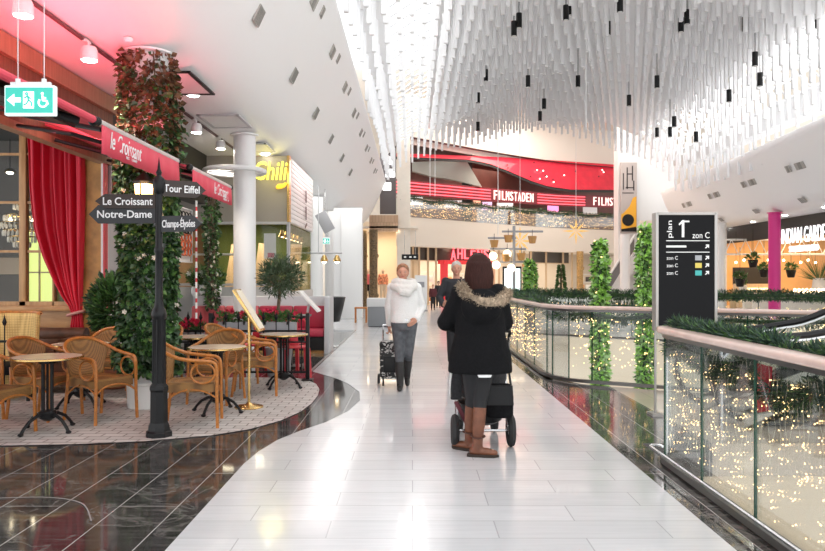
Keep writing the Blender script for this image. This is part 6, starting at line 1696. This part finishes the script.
# shopping trolley
t = thing('shopping_trolley', 'black and white patterned wheeled shopping trolley pulled behind the walking woman', 'trolley', (-.275,10.2,.003))
m = bpy.data.materials.new('trolley_print'); m.use_nodes = True; nt = m.node_tree
tc = nt.nodes.new('ShaderNodeTexCoord'); wv = nt.nodes.new('ShaderNodeTexNoise'); wv.inputs['Scale'].default_value = 11; wv.inputs['Distortion'].default_value = 2.5; rp = nt.nodes.new('ShaderNodeValToRGB'); rp.color_ramp.interpolation = 'CONSTANT'
rp.color_ramp.elements[0].color = (.012,.012,.013,1); rp.color_ramp.elements[1].color = (.55,.54,.52,1); rp.color_ramp.elements[1].position = .56
nt.links.new(tc.outputs['Object'], wv.inputs['Vector']); nt.links.new(wv.outputs['Fac'], rp.inputs['Fac']); nt.links.new(rp.outputs['Color'], nt.nodes['Principled BSDF'].inputs['Base Color']); nt.nodes['Principled BSDF'].inputs['Roughness'].default_value = .5
mb = MB(); mb.box((0,0,.35), (.36,.24,.48), b=.035); mb.build('bag_body', m, t)
mb = MB(); mb.box((0,-.01,.575), (.37,.26,.10), b=.04); mb.build('lid_flap', m, t)
mb = MB(); mb.box((0,-.125,.30), (.26,.02,.22), b=.01); mb.build('front_pocket', black, t)
for s_ in (-1,1):
    mb = MB(); mb.tube([(s_*.20,.09+.058*math.cos(q),.075+.058*math.sin(q)) for q in [2*PI*k_/20 for k_ in range(20)]], .017, 8, closed=True); mb.cyl((s_*.185,.09,.075),(s_*.215,.09,.075),.02,n=10); mb.build('wheel', rub, t)
    mb = MB(); mb.cyl((s_*.13,-.09,.0),(s_*.13,-.07,.12),.012,n=8); mb.build('front_foot', black, t)
mb = MB(); mb.cyl((-.20,.09,.075),(.20,.09,.075),.01,n=8)
mb.tube(spline([(-.14,.13,.08),(-.14,.13,.70),(-.135,.02,.80),(-.13,-.17,.85)],4), .010, 8); mb.tube(spline([(.10,.13,.08),(.10,.13,.70),(.05,.02,.80),(-.02,-.17,.85)],4), .010, 8); mb.tube([(-.13,-.17,.85),(-.02,-.17,.85)], .014, 8); mb.build('frame', chrome, t)

# ---- people further back
def simple(name, label, x, y, H, f, top, leg, hairm, skinm=skin, long_top=False, vox=.016, z=0.0, arm=None):
    t = thing(name, label, 'mannequin' if name == 'mannequin' else 'person', (x,y,z)); k = H/1.7
    J = dict(head=V(0,f*.01,1.585)*k, neck=V(0,0,1.42)*k, chest=V(0,0,1.22)*k, pelvis=V(0,0,.92)*k, shl=V(-.17,0,1.37)*k, ell=V(-.225,-f*.02,1.1)*k, wrl=V(-.215,f*.08,.87)*k, shr=V(.17,0,1.37)*k, elr=V(.225,-f*.02,1.1)*k, wrr=V(.215,f*.08,.87)*k,
      hpl=V(-.085,0,.88)*k, knl=V(-.09,f*.05,.48)*k, anl=V(-.09,f*.06,.09)*k, hpr=V(.085,0,.88)*k, knr=V(.09,f*.01,.48)*k, anr=V(.09,-f*.06,.09)*k, tdl=V(-.1,f,0), tdr=V(.1,f,0),
      hdl=(V(0,f*.2,-1),V(1,0,0),V(.2,f,0),.4), hdr=(V(0,f*.2,-1),V(-1,0,0),V(-.2,f,0),.4))
    if arm: J.update({a: b*k if isinstance(b, Vector) else b for a, b in arm.items()})
    figure(t, J, f, H, skinm, vox, vox < .012)
    mb = MB(); lo = .72 if long_top else .88
    mb.loft([(V(0,0,lo)*k,.20*k,.15*k),(V(0,0,1.05)*k,.178*k,.14*k),(V(0,0,1.22)*k,.19*k,.145*k),(V(0,0,1.36)*k,.17*k,.11*k),(V(0,0,1.42)*k,.08*k,.075*k)], 18)
    for q in 'lr': mb.chain([V(0,0,1.33)*k, J['sh'+q], J['el'+q], J['el'+q].lerp(J['wr'+q],.92)], [.09*k,.075*k,.062*k,.046*k], 10)
    remeshed(mb, 'jacket', top, t, vox, 2)
    mb = MB()
    for q in 'lr': mb.chain([J['pelvis'], J['hp'+q], J['kn'+q], J['an'+q].lerp(J['kn'+q],.1)], [.125*k,.1*k,.072*k,.055*k], 10)
    remeshed(mb, 'trousers', leg, t, vox, 2)
    for q in 'lr':
        a, td = J['an'+q], J['td'+q].normalized(); mb = MB(); mb.chain([a+V(0,0,-.05)*k-td*.04*k, a+V(0,0,-.05)*k+td*.14*k], [.04*k,.034*k], 10); mb.build('shoe', black, t)
    if hairm:
        hc = J['head']; mb = MB(); mb.loft([(hc+V(0,-f*.05,-.06)*k,.07*k,.05*k),(hc+V(0,-f*.03,0)*k,.085*k,.08*k),(hc+V(0,-f*.016,.05)*k,.084*k,.09*k),(hc+V(0,-f*.01,.095)*k,.064*k,.07*k),(hc+V(0,-f*.008,.122)*k,.02*k,.03*k)], 16); remeshed(mb, 'hair', hairm, t, vox*.7, 2)
    return t
navy = mat('dark_jacket', (.02,.021,.026), .8); hair_g = mat('grey_hair', (.50,.47,.43), .7, var=.2, scale=30); blackc = mat('black_trousers', (.015,.015,.017), .8)
simple('person', 'grey-haired man in a dark jacket, mostly hidden behind the woman in the parka', .735, 12.2, 1.78, -1, navy, blackc, hair_g, skin2, True, .0105, .003,
  dict(ell=V(-.27,-.04,1.12), wrl=V(-.215,-.22,1.0), hdl=(V(.2,-.8,.4),V(1,0,0),V(0,-.3,1),.7)))
simple('person', 'distant dark-clothed person standing before the red portal, left one', xat(438.5,37), 37, 1.35, -1, navy, blackc, hair_d, skin, True, .02, .0)
simple('person', 'distant dark-clothed person with pale hair near the red portal', xat(433,34), 34, 1.2, -1, mat('wine_jacket', (.10,.02,.025), .8), blackc, hair_b, skin, False, .02, .0)
simple('person', 'child in a dark blue jacket behind the garland beside the digital screen', xat(528,21.5), 21.5, 1.08, -1, mat('blue_jacket', (.03,.04,.08), .8), blackc, hair_d, skin, False, .016, .0)
mcol = mat('mannequin_body', (.62,.45,.33), .5)
simple('mannequin', 'mannequin in a pink jacket between the trunks of the fashion shop', xat(368,39.2), 39.2, 1.75, -1, mat('pink_jacket', (.75,.16,.18), .7), blackc, None, mcol, False, .02, .25)
simple('mannequin', 'mannequin in an orange patterned top right of the thick trunk', xat(383,39.4), 39.4, 1.75, -1, mat('orange_top', (.70,.25,.14), .7, var=.6, scale=12), mat('cream_trousers', (.6,.5,.4), .7), None, mcol, False, .02, .25)
o = MB().box((0,0,.125), (2.4,1.2,.25), b=.01).build('display_plinth', cream, loc=(xat(375,39.3),39.3,0)); tag(o, 'low pale plinth under the mannequins in the fashion shop', 'plinth')
# white lounge chairs in the far hall
def lounge():
    t = thing('lounge_chair', 'x', 'chair', (0,0,0)); mb = MB(); vs = []; fs = []
    for i in range(15):
        a = PI*.1+PI*.8*i/14+0; 
        for z, k in ((.12,.85),(.45,1.0),(.82,1.08)): vs.append((.42*k*math.cos(a), .38*k*math.sin(a), z))
    for i in range(14):
        for k in range(2): q = i*3+k; fs.append((q,q+3,q+4,q+1))
    mb.add(vs, fs); o = mb.build('shell', ceramic, t, smooth=180); md = o.modifiers.new('s','SOLIDIFY'); md.thickness = .05
    mb = MB(); mb.box((0,0,.36), (.66,.6,.16), b=.05); mb.build('seat_cushion', ceramic, t); mb = MB(); mb.lathe([(.24,0),(.24,.02),(.04,.05),(.04,.3)], n=16); mb.build('pedestal', chrome, t); return t
lc = lounge(); lc.location = (xat(556,31),31,0); lc['label'] = 'white lounge chair behind the far planter, left one'; lc['group'] = 'white lounge chairs in the far hall'; lc.rotation_euler.z = .4
dup(lc, (xat(568,32.2),32.2,0), -.5, 'white lounge chair behind the far planter, middle one')
dup(lc, (xat(584,33.5),33.5,0), 2.9, 'white lounge chair behind the far planter, right one')
